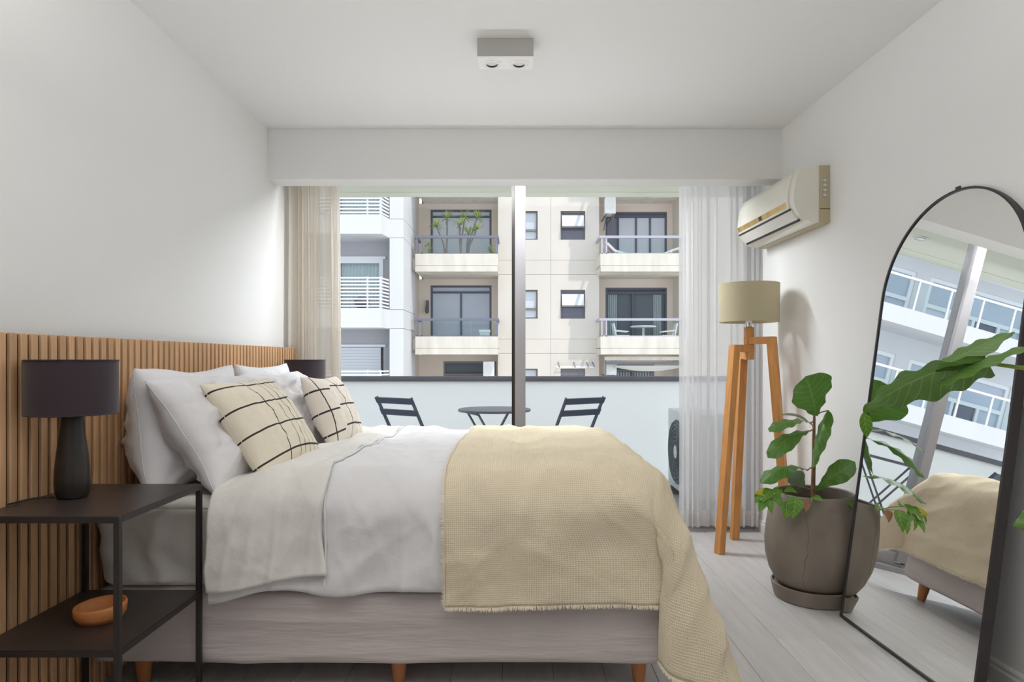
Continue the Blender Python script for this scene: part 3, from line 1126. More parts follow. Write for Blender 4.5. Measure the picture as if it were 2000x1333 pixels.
# ------------------------------------------------------------------ ceiling spotlight
cs = thing('ceiling_spotlight', 'square white double spotlight box on the ceiling', 'light', (-0.047, 2.96, ZC))
sx0, sx1, sy0, sy1, sz0 = -0.172, 0.077, 2.90, 3.022, 2.479
MB().box(sx0, sx1, sy0, sy1, sz0 + 0.006, ZC).build('housing', M['spotgrey'], cs, bevel=0.0015, seg=1)
face = MB().box(sx0, sx1, sy0, sy1, sz0, sz0 + 0.0055).build('face_plate', M['spot'], cs, bevel=0.001, seg=1)
for cx in (-0.109, 0.013):
    cy = (sy0 + sy1) / 2
    MB().lathe([(0.047, 0.0005), (0.047, -0.002), (0.041, -0.003), (0.037, 0.001)], (cx, cy, sz0), 40, False, False).build('gimbal_ring', M['spot'], cs, 30)
    l_ = MB().lathe([(0.036, 0.001), (0.036, -0.004), (0.030, -0.0055), (0.026, -0.001)], (cx, cy, sz0), 40, False, False).build('lamp_ring', M['spot'], cs, 30)
    MB().lathe([(0.026, -0.0005), (0.025, -0.002)], (cx, cy, sz0), 32).build('lens', M['lampoff'], l_)
    MB().tube([(cx + 0.0245 * math.cos(a), cy + 0.0245 * math.sin(a), sz0 - 0.003) for a in [PI * 0.06 + k * PI * 0.88 / 12 for k in range(13)]], [0.0014 + 0.0034 * math.sin(PI * k / 12) for k in range(13)], 6).build('dark_gap', M['acdark'], l_)

# ------------------------------------------------------------------ wall air conditioner
ay0, ay1 = 3.47, 4.27
ac = thing('air_conditioner', 'ivory split air conditioner with gold stripe high on the wall by the window', 'air conditioner', (1.64, 3.87, 1.87))


def acx(y, d):
    return xr(y) - d


def acprism(pr, y0, y1):
    mb_ = MB()
    a = [V((acx(y0, d), y0, z)) for d, z in pr]
    b = [V((acx(y1, d), y1, z)) for d, z in pr]
    n = len(pr)
    return mb_.add(a + b, [tuple(range(n)), tuple(range(2 * n - 1, n - 1, -1))] + [(i, (i + 1) % n, n + (i + 1) % n, n + i) for i in range(n)])


z0, z1 = 1.865, 2.165
body = [(0.028, z1 - 0.004), (0.12, z1), (0.150, z1 - 0.008), (0.176, z1 - 0.06), (0.188, z1 - 0.13), (0.190, z1 - 0.18), (0.183, z0 + 0.085), (0.165, z0 + 0.05), (0.130, z0 + 0.018), (0.090, z0 + 0.004), (0.028, z0 + 0.004)]
acprism(body, ay0, ay1).build('body', M['acwhite'], ac, 40)
front = [(0.142, z1 + 0.001), (0.160, z1 - 0.010), (0.184, z1 - 0.06), (0.197, z1 - 0.13), (0.199, z1 - 0.18), (0.192, z0 + 0.088), (0.184, z0 + 0.080), (0.184, z0 + 0.11), (0.186, z1 - 0.18), (0.170, z1 - 0.05)]
acprism(front, ay0 + 0.055, ay1 - 0.02).build('front_panel', M['acwhite'], ac, 40)
acprism([(0.2005, z0 + 0.124), (0.1985, z0 + 0.128), (0.1925, z0 + 0.100), (0.195, z0 + 0.097)], ay0 + 0.075, ay1 - 0.025).build('gold_stripe', M['gold'], ac)
acprism([(0.2015, z0 + 0.121), (0.199, z0 + 0.125), (0.194, z0 + 0.102), (0.1965, z0 + 0.100)], ay0 + 0.40, ay0 + 0.44).build('sensor_window', M['acdark'], ac)
acprism([(0.1925, z0 + 0.083), (0.187, z0 + 0.088), (0.183, z0 + 0.078), (0.188, z0 + 0.074)], ay0 + 0.05, ay1 - 0.02).build('air_slot', M['acdark'], ac)
acprism([(0.187, z0 + 0.074), (0.180, z0 + 0.076), (0.146, z0 + 0.030), (0.152, z0 + 0.026)], ay0 + 0.04, ay1 - 0.03).build('louver', M['acgrey'], ac, 40)
acprism([(0.148, z0 + 0.028), (0.140, z0 + 0.028), (0.136, z0 + 0.020), (0.141, z0 + 0.016)], ay0 + 0.04, ay1 - 0.03).build('air_slot', M['acdark'], ac)
acprism([(0.0, z1 + 0.004), (0.055, z1 + 0.003), (0.055, z0), (0.012, z0 - 0.004), (0.0, z0)], ay0 - 0.006, ay1 + 0.004).build('back_plate', M['actan'], ac)
lb = acprism([(0.038, z1 - 0.06), (0.018, z1 - 0.06), (0.018, z1 - 0.17), (0.038, z1 - 0.17)], ay0 - 0.0075, ay0 - 0.0055).build('rating_label', M['label'], ac)
for i in range(4):
    zz = z1 - 0.07 - i * 0.026
    acprism([(0.036, zz), (0.020, zz), (0.020, zz - 0.010), (0.036, zz - 0.010)], ay0 - 0.0085, ay0 - 0.0074).build('print_block', M['acgrey'], lb)
acprism([(0.056, z0 + 0.075), (0.0, z0 + 0.075), (0.0, z0 + 0.072), (0.056, z0 + 0.072)], ay0 - 0.0068, ay0 - 0.005).build('seam', M['acdark'], ac)

# ------------------------------------------------------------------ tripod floor lamp
fl = thing('floor_lamp', 'pine tripod floor lamp with beige drum shade beside the curtain', 'lamp', (1.405, 3.955, 0))
cx, cy = 1.405, 3.955
R = 0.176
sh = MB().lathe([(R - 0.004, 1.366), (R, 1.597), (R - 0.003, 1.597), (R - 0.007, 1.366), (R - 0.004, 1.366)], (cx, cy, 0), 72, False, False).build('lamp_shade', M['beige_shade'], fl, 40)
MB().lathe([(0.016, 1.335), (0.019, 1.34), (0.019, 1.385), (0.012, 1.39), (0.012, 1.44)], (cx, cy, 0), 24).build('lamp_holder', M['chrome'], fl, 40)
MB().lathe([(0.014, 1.44), (0.030, 1.48), (0.034, 1.51), (0.025, 1.54), (0.005, 1.55)], (cx, cy, 0), 24).build('bulb', M['lampoff'], fl, 60)
mb = MB()
for k in range(3):
    a = k * 2 * PI / 3 + 0.2
    mb.bar((cx, cy, 1.40), (cx + (R - 0.005) * math.cos(a), cy + (R - 0.005) * math.sin(a), 1.40), 0.004, 0.004)
mb.build('shade_support', M['chrome'], fl)
q = 0.0235
MB().box(cx - q, cx + q, cy - q, cy + q, 1.232, 1.336).build('stem', M['pine'], fl, bevel=0.002)


def tleg(foot, zarm, reach, w_=0.046):
    f = V(foot)
    d = V((f.x - cx, f.y - cy, 0))
    d.normalize()
    a0 = V((cx, cy, zarm)) - d * 0.023
    a1 = V((cx, cy, zarm)) + d * reach
    sd_ = d.cross(V((0, 0, 1)))
    k_ = MB()
    h = 0.043
    # arm
    arm = [a0 + V((0, 0, h / 2)), a1 + V((0, 0, h / 2)) + d * 0.022, a1 - V((0, 0, h / 2)) + d * 0.026, a0 - V((0, 0, h / 2))]
    # leg outline, mitred into the arm
    top_out = a1 + V((0, 0, h / 2)) + d * 0.024
    ft_out = V((f.x, f.y, 0.0)) + d * 0.022
    ft_in = V((f.x, f.y, 0.0)) - d * 0.022
    in_top = a1 - V((0, 0, h / 2)) - d * 0.022
    out = [a0 + V((0, 0, h / 2)), top_out, ft_out, ft_in, in_top, a0 - V((0, 0, h / 2))]
    out = [p - sd_ * (w_ / 2) for p in out]
    k_.prism(out, sd_ * w_)
    return k_.build('leg', M['pine'], fl, bevel=0.0015, seg=1)
tleg((1.583, 3.80, 0), 1.255, 0.135)
tleg((1.195, 3.852, 0), 1.208, 0.115)
tleg((1.385, 4.155, 0), 1.165, 0.085)
MB().box(cx - q, cx + q, cy - q, cy + q, 1.140, 1.232).build('hub_block', M['pine'], fl, bevel=0.002)

# ------------------------------------------------------------------ leaning arched mirror
ym0, ym1 = 2.105, 2.900
yc = (ym0 + ym1) / 2
rw = (ym1 - ym0) / 2
HM = 1.80
mr = thing('floor_mirror', 'tall arched mirror in thin black metal frame leaning on the wall', 'mirror', (1.45, yc, 0))
Tv = V((0.130, 0, 0.9915)).normalized()         # up along the mirror
Uv = V((-0.042, 1, 0)).normalized()             # along the wall, away from the camera
Nv = Uv.cross(Tv).normalized()                  # towards the wall side
if Nv.x < 0:
    Nv = -Nv
Om = V((1.447, yc, 0.006))


def mp(a, h, d=0.0):
    return Om + Uv * a + Tv * h + Nv * d


def arch(r_, bottom, n=36):
    pts = [(-r_, bottom), (r_, bottom)]
    for k in range(n + 1):
        t = PI * k / n
        pts.append((r_ * math.cos(t), HM - rw + r_ * math.sin(t)))
    return pts
oa, ia = arch(rw, 0.0), arch(rw - 0.0085, 0.0085)
mb = MB()
n = len(oa)
vs_, fs_ = [], []
for (a, h) in oa:
    vs_.append(mp(a, h, 0.0))
for (a, h) in ia:
    vs_.append(mp(a, h, 0.0))
for (a, h) in ia:
    vs_.append(mp(a, h, 0.036))
for (a, h) in oa:
    vs_.append(mp(a, h, 0.036))
for i in range(n):
    j = (i + 1) % n
    for r_ in range(4):
        r2 = (r_ + 1) % 4
        fs_.append((r_ * n + i, r_ * n + j, r2 * n + j, r2 * n + i))
mb.add(vs_, fs_)
mb.build('frame', M['frame'], mr, 30)
MB().prism([mp(a, h, 0.005) for a, h in ia], Nv * 0.004).build('mirror_glass', M['mirror'], mr)
MB().prism([mp(a, h, 0.030) for a, h in ia], Nv * 0.005).build('back_panel', M['frame'], mr)
MB().prism([mp(-0.012, HM - 0.001, 0.004), mp(0.012, HM - 0.001, 0.004), mp(0.012, HM + 0.012, 0.004), mp(-0.012, HM + 0.012, 0.004)], Nv * 0.024).build('hanging_tab', M['frame'], mr)


# ------------------------------------------------------------------ leaves
def ob(t):      # fiddle-leaf: narrow at the base, broad towards the tip
    return (math.sin(PI * min(1, t ** 1.25)) ** 0.55) * (0.42 + 0.62 * t) * (1 - 0.16 * math.exp(-((t - 0.33) / 0.10) ** 2))


def heart(t):
    return (math.sin(PI * t ** 0.62) ** 0.8) * (1.05 - 0.35 * t)


def lance(t):
    return math.sin(PI * t ** 0.8) ** 0.9


def leaf(name, m, parent, base, tip, nrm, hw, outl, droop=0.0, fold=0.15, ripple=0.0, nu=16, nv=4, seed=0, twist=0.0, stalk=None, stalkm=None):
    base, tip, nrm = V(base), V(tip), V(nrm).normalized()
    ax = (tip - base)
    nrm = (nrm - ax.normalized() * nrm.dot(ax.normalized())).normalized()
    rows_, uv_ = [], []
    for i in range(nu + 1):
        t = i / nu
        mid = base + ax * t + nrm * (4 * droop * t * (1 - t))
        tan = (ax + nrm * (4 * droop * (1 - 2 * t))).normalized()
        n2 = (nrm - tan * nrm.dot(tan)).normalized()
        sd_ = tan.cross(n2)
        if twist:
            q_ = Matrix.Rotation(twist * t, 3, tan)
            sd_ = q_ @ sd_
            n2 = q_ @ n2
        r, uu = [], []
        for j in range(-nv, nv + 1):
            a = j / nv
            ww = hw * max(0.0, outl(t)) if 0 < i < nu else hw * 0.03
            rp = ripple * abs(a) * math.sin(t * 26 + (1.3 if a > 0 else 0) + seed) + ripple * 0.8 * abs(a) * noise.noise((t * 3 + seed, a, seed))
            r.append(mid + sd_ * (a * ww) + n2 * (fold * abs(a) ** 1.3 * ww + rp))
            uu.append((t, (a + 1) / 2))
        rows_.append(r)
        uv_.append(uu)
    mb_ = MB().grid(rows_, uv_)
    o_ = mb_.build(name, m, parent, 180)
    return o_


# fiddle-leaf fig in its concrete pot
pc = V((1.428, 3.150, 0))
fg = thing('potted_fig', 'young fiddle-leaf fig in a large brown concrete pot beside the mirror', 'plant', pc)
pot = MB().lathe([(0.13, 0.055), (0.150, 0.058), (0.176, 0.085), (0.201, 0.135), (0.217, 0.20), (0.221, 0.265), (0.216, 0.33), (0.203, 0.41), (0.188, 0.475), (0.181, 0.503), (0.176, 0.507), (0.169, 0.503), (0.170, 0.48), (0.180, 0.42)], pc, 72, True, False).build('pot', M['pot'], fg, 50)
MB().lathe([(0.165, 0.0), (0.178, 0.004), (0.190, 0.060), (0.192, 0.070), (0.184, 0.073), (0.180, 0.060), (0.03, 0.055)], pc, 64, True, False).build('saucer', M['pot'], fg, 40)
MB().lathe([(0.001, 0.455), (0.10, 0.452), (0.176, 0.445)], pc, 40, False, False).build('soil', M['soil'], fg, 60)
# thin dark streak down the side of the pot
pp = []
for k in range(22):
    t = k / 21
    z_ = 0.43 - 0.34 * t
    prf = [(0.085, 0.176), (0.135, 0.201), (0.20, 0.217), (0.265, 0.221), (0.33, 0.216), (0.41, 0.203), (0.475, 0.188)]
    for i in range(len(prf) - 1):
        if prf[i][0] <= z_ <= prf[i + 1][0]:
            u_ = (z_ - prf[i][0]) / (prf[i + 1][0] - prf[i][0])
            rr = prf[i][1] * (1 - u_) + prf[i + 1][1] * u_
    ang = math.radians(237) + 0.06 * math.sin(t * 5) + 0.035 * noise.noise((t * 9, 1, 2))
    pp.append(pc + V((math.cos(ang) * (rr - 0.0008), math.sin(ang) * (rr - 0.0008), z_)))
MB().tube(pp, [0.0014 + 0.0022 * abs(noise.noise((k * 0.4, 3, 1))) for k in range(22)], 6).build('dark_streak', M['potline'], pot, 60)
st = [(1.427, 3.150, 0.44), (1.428, 3.150, 0.56), (1.431, 3.150, 0.66), (1.426, 3.14, 0.76), (1.424, 3.13, 0.86), (1.424, 3.13, 0.885)]
MB().tube(st, [0.0105, 0.010, 0.009, 0.008, 0.006, 0.004], 10).build('stem', M['stem'], fg, 60)


def fleaf(base, tip, nrm, hw, at_, m='fig', **kw):
    l_ = leaf('leaf', M[m], fg, base, tip, nrm, hw, kw.pop('outl', ob), **kw)
    MB().tube([at_, (V(at_) + V(base)) / 2 + V((0, 0, 0.006)), base], [0.0035, 0.003, 0.003], 6).build('petiole', M['stem'], l_, 60)
    return l_
fleaf((1.430, 3.125, 0.872), (1.352, 3.065, 1.062), (0.22, -1, 0.12), 0.150, (1.424, 3.13, 0.872), droop=0.012, fold=0.10, ripple=0.006)
fleaf((1.405, 3.12, 0.838), (1.165, 3.01, 0.806), (0.10, -0.12, 1), 0.060, (1.424, 3.13, 0.84), droop=0.034, fold=-0.12, ripple=0.005)
fleaf((1.395, 3.11, 0.800), (1.150, 2.99, 0.690), (0.40, -0.22, 1), 0.060, (1.425, 3.135, 0.80), droop=0.042, fold=-0.22, ripple=0.005)
fleaf((1.478, 3.10, 0.900), (1.370, 3.02, 0.640), (-0.95, -0.25, 0.30), 0.046, (1.424, 3.13, 0.87), droop=0.012, fold=-0.35, ripple=0.004, outl=lambda t: (math.sin(PI * t ** 0.72) ** 0.7))
fleaf((1.438, 3.14, 0.512), (1.578, 3.05, 0.662), (-0.45, -0.75, 0.50), 0.066, (1.430, 3.15, 0.50), droop=0.022, fold=-0.12, ripple=0.005)
fleaf((1.385, 3.12, 0.612), (1.115, 2.98, 0.575), (0.05, -0.12, 1), 0.070, (1.430, 3.15, 0.62), droop=0.050, fold=-0.30, ripple=0.006)
fleaf((1.395, 3.17, 0.52), (1.345, 3.20, 0.585), (-0.2, -1, 0.2), 0.055, (1.428, 3.15, 0.50), m='figpale', droop=0.01, fold=0.1)
fleaf((1.43, 3.19, 0.83), (1.330, 3.33, 0.855), (0.1, -0.2, 1), 0.05, (1.425, 3.135, 0.81), m='figpale', droop=0.03, fold=-0.2)

# trailing pothos sharing the pot
po = thing('trailing_pothos', 'variegated trailing pothos spilling over the front rim of the concrete pot', 'plant', (1.33, 3.02, 0.45))
vines = [
    [(1.36, 3.05, 0.452), (1.30, 2.99, 0.505), (1.26, 2.965, 0.515), (1.235, 2.955, 0.48)],
    [(1.33, 3.07, 0.452), (1.24, 3.03, 0.52), (1.17, 3.01, 0.545), (1.13, 3.0, 0.51)],
    [(1.37, 3.04, 0.452), (1.345, 2.98, 0.512), (1.335, 2.955, 0.50)],
]
for v_ in vines:
    MB().tube(v_, 0.0028, 6).build('vine', M['petiole'], po, 60)
pls = [((1.262, 2.955, 0.520), (1.232, 2.925, 0.428), (-0.1, -1, 0.25), 0.037, 'pothos'),
       ((1.222, 2.960, 0.495), (1.205, 2.93, 0.425), (-0.2, -1, 0.2), 0.029, 'pothos'),
       ((1.305, 2.965, 0.505), (1.300, 2.935, 0.455), (0.1, -1, 0.2), 0.022, 'brownleaf'),
       ((1.165, 3.00, 0.548), (1.115, 2.97, 0.490), (-0.4, -0.9, 0.4), 0.026, 'pothos'),
       ((1.145, 3.0, 0.535), (1.085, 2.985, 0.528), (-0.2, -1, 0.4), 0.020, 'yellowleaf'),
       ((1.150, 2.99, 0.515), (1.155, 2.96, 0.445), (-0.3, -1, 0.1), 0.022, 'pothos'),
       ((1.128, 2.99, 0.495), (1.100, 2.965, 0.448), (-0.3, -1, 0.2), 0.022, 'pothos'),
       ((1.195, 3.0, 0.552), (1.185, 2.965, 0.510), (-0.1, -1, 0.5), 0.022, 'pothos'),
       ((1.225, 2.99, 0.545), (1.265, 2.95, 0.540), (0, -0.7, 0.8), 0.022, 'pothos'),
       ((1.175, 2.985, 0.525), (1.200, 2.955, 0.470), (0.1, -1, 0.2), 0.022, 'pothos'),
       ((1.340, 2.965, 0.515), (1.375, 2.93, 0.505), (0.2, -0.7, 0.7), 0.022, 'pothos'),
       ((1.50, 3.005, 0.505), (1.55, 2.985, 0.455), (0.4, -0.9, 0.4), 0.024, 'pothos'),
       ((1.115, 3.0, 0.53), (1.090, 2.98, 0.485), (-0.5, -0.9, 0.2), 0.019, 'pothos')]
for b_, t_, n_v, hw_, m_ in pls:
    leaf('leaf', M[m_], po, b_, t_, n_v, hw_, heart, droop=0.006, fold=0.2, ripple=0.001, nu=10, nv=3)

# ------------------------------------------------------------------ foreground plant at the frame's edge
pg = thing('leafy_houseplant', 'broad-leaved houseplant reaching in at the frame edge before the mirror', 'plant', (1.20, 1.02, 0))
MB().lathe([(0.09, 0.0), (0.11, 0.01), (0.135, 0.20), (0.142, 0.24), (0.132, 0.24), (0.125, 0.20)], (1.20, 1.02, 0), 40, True, False).build('pot', M['terracotta'], pg, 40)
MB().lathe([(0.001, 0.205), (0.126, 0.20)], (1.20, 1.02, 0), 30, False, False).build('soil', M['soil'], pg)
MB().tube([(1.19, 1.03, 0.20), (1.17, 1.04, 0.60), (1.12, 1.07, 0.93), (1.03, 1.10, 1.085), (0.945, 1.135, 1.118), (0.895, 1.165, 1.126), (0.855, 1.205, 1.135)], [0.007, 0.0065, 0.006, 0.005, 0.0042, 0.004, 0.003], 8).build('petiole', M['petiole'], pg, 60)


def arrow(t):
    return (math.sin(PI * min(1.0, 0.16 + 0.84 * t)) ** 0.75) * (1.0 - 0.12 * t)


bigl = leaf('leaf', M['bigleaf'], pg, (0.860, 1.20, 1.142), (0.742, 1.40, 1.028), (0.42, -0.35, 0.72), 0.064, arrow, droop=0.020, fold=-0.30, ripple=0.006, nu=34, nv=8, seed=2)
# the two basal lobes of the arrow-shaped blade
leaf('lobe', M['bigleaf'], bigl, (0.815, 1.275, 1.118), (0.924, 1.215, 1.192), (0.35, -0.50, 0.75), 0.030, lance, droop=0.006, fold=-0.25, ripple=0.003, nu=18, nv=5, seed=4)
leaf('lobe', M['bigleaf'], bigl, (0.800, 1.25, 1.090), (0.905, 1.135, 1.168), (0.30, -0.55, 0.70), 0.030, lance, droop=0.010, fold=-0.25, ripple=0.003, nu=18, nv=5, seed=6)
leaf('tip', M['pothos'], bigl, (0.742, 1.40, 1.028), (0.752, 1.405, 0.972), (-0.2, -1, 0.1), 0.013, lance, droop=0.003, fold=0.3, nu=10, nv=3)
MB().tube([(1.20, 1.03, 0.20), (1.15, 1.05, 0.55), (1.05, 1.10, 0.83), (0.985, 1.15, 0.872)], [0.006, 0.005, 0.004, 0.003], 8).build('petiole', M['petiole'], pg, 60)
leaf('leaf', M['bigleaf'], pg, (0.985, 1.15, 0.872), (0.902, 1.19, 0.838), (-0.1, -0.8, 0.6), 0.034, lance, droop=0.012, fold=-0.2, ripple=0.002, nu=18, nv=5)

# ------------------------------------------------------------------ balcony furniture
def bistro_chair(label, loc, yaw, group):
    t = thing('folding_chair', label, 'chair', (0, 0, 0), group)
    # local: faces +Y, width along X, built at the origin
    for sx_ in (-1, 1):
        x_ = sx_ * 0.175
        MB().bar((x_, -0.275, 0.82), (x_, 0.20, 0.0), 0.010, 0.024, (0, 1, 0)).build('back_leg', M['bistro'], t)
        MB().bar((x_ * 0.88, 0.20, 0.445), (x_ * 0.88, -0.26, 0.0), 0.010, 0.022, (0, 1, 0)).build('front_leg', M['bistro'], t)
    for zz, dy_ in ((0.795, -0.262), (0.705, -0.210)):
        a = V((-0.19, dy_ - 0.006, zz))
        MB().bar(a, (0.19, dy_ - 0.006, zz), 0.010, 0.052, (0, -0.5, 0.86)).build('back_slat', M['bistro'], t, bevel=0.002, seg=1)
    for k_ in range(5):
        yy_ = -0.11 + k_ * 0.075
        MB().box(-0.19, 0.19, yy_, yy_ + 0.058, 0.44, 0.452).build('seat_slat', M['bistro'], t, bevel=0.002, seg=1)
    MB().bar((-0.16, 0.20, 0.015), (0.16, 0.20, 0.015), 0.010, 0.010).build('stretcher', M['bistro'], t)
    t.location = loc
    t.rotation_euler = (0, 0, yaw)
    return t
GB = 'folding chairs on the balcony'
bistro_chair('slate blue folding chair left of the round balcony table', (-0.755, 5.08, ZB), math.radians(-34), GB)
bistro_chair('slate blue folding chair right of the round balcony table', (0.362, 5.06, ZB), math.radians(33), GB)
bt = thing('bistro_table', 'round grey folding table on crossed metal legs on the balcony', 'table', (-0.17, 5.14, ZB))
MB().lathe([(0.26, 0.735), (0.283, 0.737), (0.285, 0.752), (0.280, 0.755)], (-0.17, 5.14, 0), 56).build('tabletop', M['bistrotop'], bt, 30)
for yy_ in (-0.12, 0.12):
    for sg_ in (-1, 1):
        MB().bar((-0.17 + sg_ * 0.19, 5.14 + yy_ + 0.012 * sg_, 0.735), (-0.17 - sg_ * 0.22, 5.14 + yy_ + 0.012 * sg_, ZB), 0.012, 0.024, (0, 1, 0)).build('leg', M['bistrotop'], bt)
for z_, x_ in ((0.725, -0.19), (0.725, 0.19), (ZB + 0.012, -0.22), (ZB + 0.012, 0.22)):
    MB().bar((-0.17 + x_, 5.01, z_), (-0.17 + x_, 5.27, z_), 0.014, 0.014).build('crossbar', M['bistrotop'], bt)

bt.rotation_euler = (0, 0, math.radians(24))

cn = thing('condenser_unit', 'outdoor air conditioning condenser with round fan grille on the balcony floor', 'condenser', (1.42, 5.2, ZB))
cbx0, cby0, cby1, cbz0, cbz1 = 1.275, 4.83, 5.50, 0.105, 0.735
MB().box(cbx0, cbx0 + 0.30, cby0, cby1, cbz0, cbz1).build('casing', M['condenser'], cn, bevel=0.012)
fcy, fcz = 5.19, 0.41
fg_ = MB()
for rr in [0.03, 0.06, 0.09, 0.12, 0.15, 0.18, 0.21, 0.24]:
    fg_.tube([(cbx0 - 0.012, fcy + rr * math.cos(2 * PI * k / 36), fcz + rr * math.sin(2 * PI * k / 36)) for k in range(36)], 0.005, 5, True)
for k in range(12):
    a = 2 * PI * k / 12
    fg_.bar((cbx0 - 0.012, fcy + 0.03 * math.cos(a), fcz + 0.03 * math.sin(a)), (cbx0 - 0.012, fcy + 0.25 * math.cos(a), fcz + 0.25 * math.sin(a)), 0.005, 0.005)
gq = fg_.build('fan_grille', M['grille'], cn)
rot = [V((cbx0 - 0.003, fcy + 0.255 * math.cos(2 * PI * k / 40), fcz + 0.255 * math.sin(2 * PI * k / 40))) for k in range(40)]
MB().prism(rot, (0.002, 0, 0)).build('fan_opening', M['grille'], cn)
MB().prism([V((cbx0 - 0.016, fcy + 0.05 * math.cos(2 * PI * k / 24), fcz + 0.05 * math.sin(2 * PI * k / 24))) for k in range(24)], (0.010, 0, 0)).build('hub_cap', M['whitepl'], gq)
for yy_ in (4.90, 5.36):
    MB().box(cbx0 - 0.03, cbx0 + 0.30, yy_, yy_ + 0.06, ZB, cbz0).build('foot', M['shutter'], cn)

# ------------------------------------------------------------------ the street outside
MB().box(-40, 40, 5.7, 40, -9.3, -9.0).build('ground', M['street'], kind='structure')

PIT = 2.71                     # storey height


def pane_window(parent, x0, x1, z0, z1, y, fm, pms, divs=(), transom=None, fw=0.07, dep=0.10, room=None):
    """Framed window: frame, mullions at DIVS and an optional transom; one pane per opening."""
    mb_ = MB()
    mb_.box(x0, x1, y, y + dep, z1 - fw, z1).box(x0, x1, y, y + dep, z0, z0 + fw)
    mb_.box(x0, x0 + fw, y, y + dep, z0 + fw, z1 - fw).box(x1 - fw, x1, y, y + dep, z0 + fw, z1 - fw)
    zt_ = z1 - fw
    if transom:
        mb_.box(x0 + fw, x1 - fw, y, y + dep, transom, transom + fw)
        zt_ = transom
    for d_ in divs:
        mb_.box(d_ - fw * 0.4, d_ + fw * 0.4, y, y + dep, z0 + fw, zt_)
    f_ = mb_.build('window', fm, parent)
    xs_ = [x0 + fw] + list(divs) + [x1 - fw]
    for i_ in range(len(xs_) - 1):
        pm_ = pms[i_ % len(pms)]
        MB().box(xs_[i_], xs_[i_ + 1], y + dep * 0.55, y + dep * 0.65, z0 + fw, zt_).build('pane', pm_, f_)
    if transom:
        MB().box(x0 + fw, x1 - fw, y + dep * 0.55, y + dep * 0.65, transom + fw, z1 - fw).build('transom_pane', pms[0], f_)
    return f_


def drape_sheet(parent, x0, x1, z0, z1, y, folds, m, name='drape'):
    nx = folds * 6
    MB().grid([[V((x0 + (x1 - x0) * i / nx, y + 0.04 * math.sin(2 * PI * i / 6), z_)) for i in range(nx + 1)] for z_ in (z0, z1)]).build(name, m, parent, 60)


# --- beige apartment building straight across
be = thing('apartment_building', 'beige rendered apartment building across the street with dark windows and balconies', 'building', (1, 24, -9))
YF = 22.5
YI = 23.45
wins = {}
for k in range(-4, 4):
    zb_, zt_ = 1.36 + PIT * k, 1.36 + PIT * (k + 1)
    hs = [(-0.12, 0.74, 2.55 + PIT * k, 3.54 + PIT * k), (1.53, 2.37, 2.55 + PIT * k, 3.54 + PIT * k)]
    g = 0.005
    MB().holes(-0.62, 2.85, zb_, zt_, YF + 0.035, YF + 0.17, hs).build('joint_backing', M['beigewall'], be)
    MB().box(-0.62, 1.186, YF, YF + 0.18, zb_ + g, zb_ + 0.49 - g).build('wall_band', M['beigewall'], be)
    MB().box(1.194, 2.85, YF, YF + 0.18, zb_ + g, zb_ + 0.49 - g).build('wall_band', M['beigewall'], be)
    MB().holes(-0.62, 1.186, zb_ + 0.49 + g, zt_ - g, YF, YF + 0.18, [hs[0]]).build('wall_panel', M['beigewall'], be)
    MB().holes(1.194, 2.85, zb_ + 0.49 + g, zt_ - g, YF, YF + 0.18, [hs[1]]).build('wall_panel', M['beigewall'], be)
    for h_ in ((5.72, 9.0),):
        MB().box(h_[0], h_[1], YF, YF + 0.18, zb_ + g, zt_ - g).build('wall_panel', M['beigewall'], be)
    if k >= -1:
        z_ = PIT * k
        if k == -1:
            s_ = MB()
            for i in range(14):
                s_.box(1.53, 2.37, YF + 0.05, YF + 0.08, 2.55 + z_ + i * 0.07, 2.55 + z_ + i * 0.07 + 0.062)
            s_.build('roller_shutter', M['shutter'], be)
        else:
            f_ = pane_window(be, 1.53, 2.37, 2.55 + z_, 3.54 + z_, YF + 0.08, M['brownframe'], [M['darkpane']], fw=0.05)
            # tilted upper sash, hinged at the top
            a, b = V((1.57, YF + 0.05, 3.40 + z_)), V((1.57, YF - 0.13, 2.98 + z_))
            dx_ = V((0.76, 0, 0))
            MB().add([a, a + dx_, b + dx_, b, a + V((0, 0.03, 0)), a + dx_ + V((0, 0.03, 0)), b + dx_ + V((0, 0.03, 0)), b + V((0, 0.03, 0))],
                     [(0, 1, 2, 3), (7, 6, 5, 4), (0, 4, 5, 1), (1, 5, 6, 2), (2, 6, 7, 3), (3, 7, 4, 0)]).build('tilted_sash', M['palepane'], f_)
            MB().bar(b + V((0, 0.01, -0.01)), b + dx_ + V((0, 0.01, -0.01)), 0.05, 0.05).build('sash_rail', M['brownframe'], f_)
        f_ = pane_window(be, -0.12, 0.74, 2.55 + z_, 3.54 + z_, YF + 0.08, M['brownframe'], [M['palepane']], fw=0.05)
        MB().box(-0.07, 0.69, YF + 0.06, YF + 0.13, 2.85 + z_, 2.92 + z_).build('sash_rail', M['brownframe'], f_)
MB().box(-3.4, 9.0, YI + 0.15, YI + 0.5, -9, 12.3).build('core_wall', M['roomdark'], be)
for x0_, x1_ in ((-0.62, -0.50), (2.73, 2.85)):
    MB().box(x0_, x1_, YF + 0.18, YI + 0.15, -9, 12.2).build('return_wall', M['beigewall'], be)
MB().box(-3.60, -3.48, YF - 0.2, YI + 0.15, -9, 12.2).build('return_wall', M['beigewall'], be)
MB().box(5.60, 5.72, YF, YI + 0.15, -9, 12.2).build('return_wall', M['beigewall'], be)


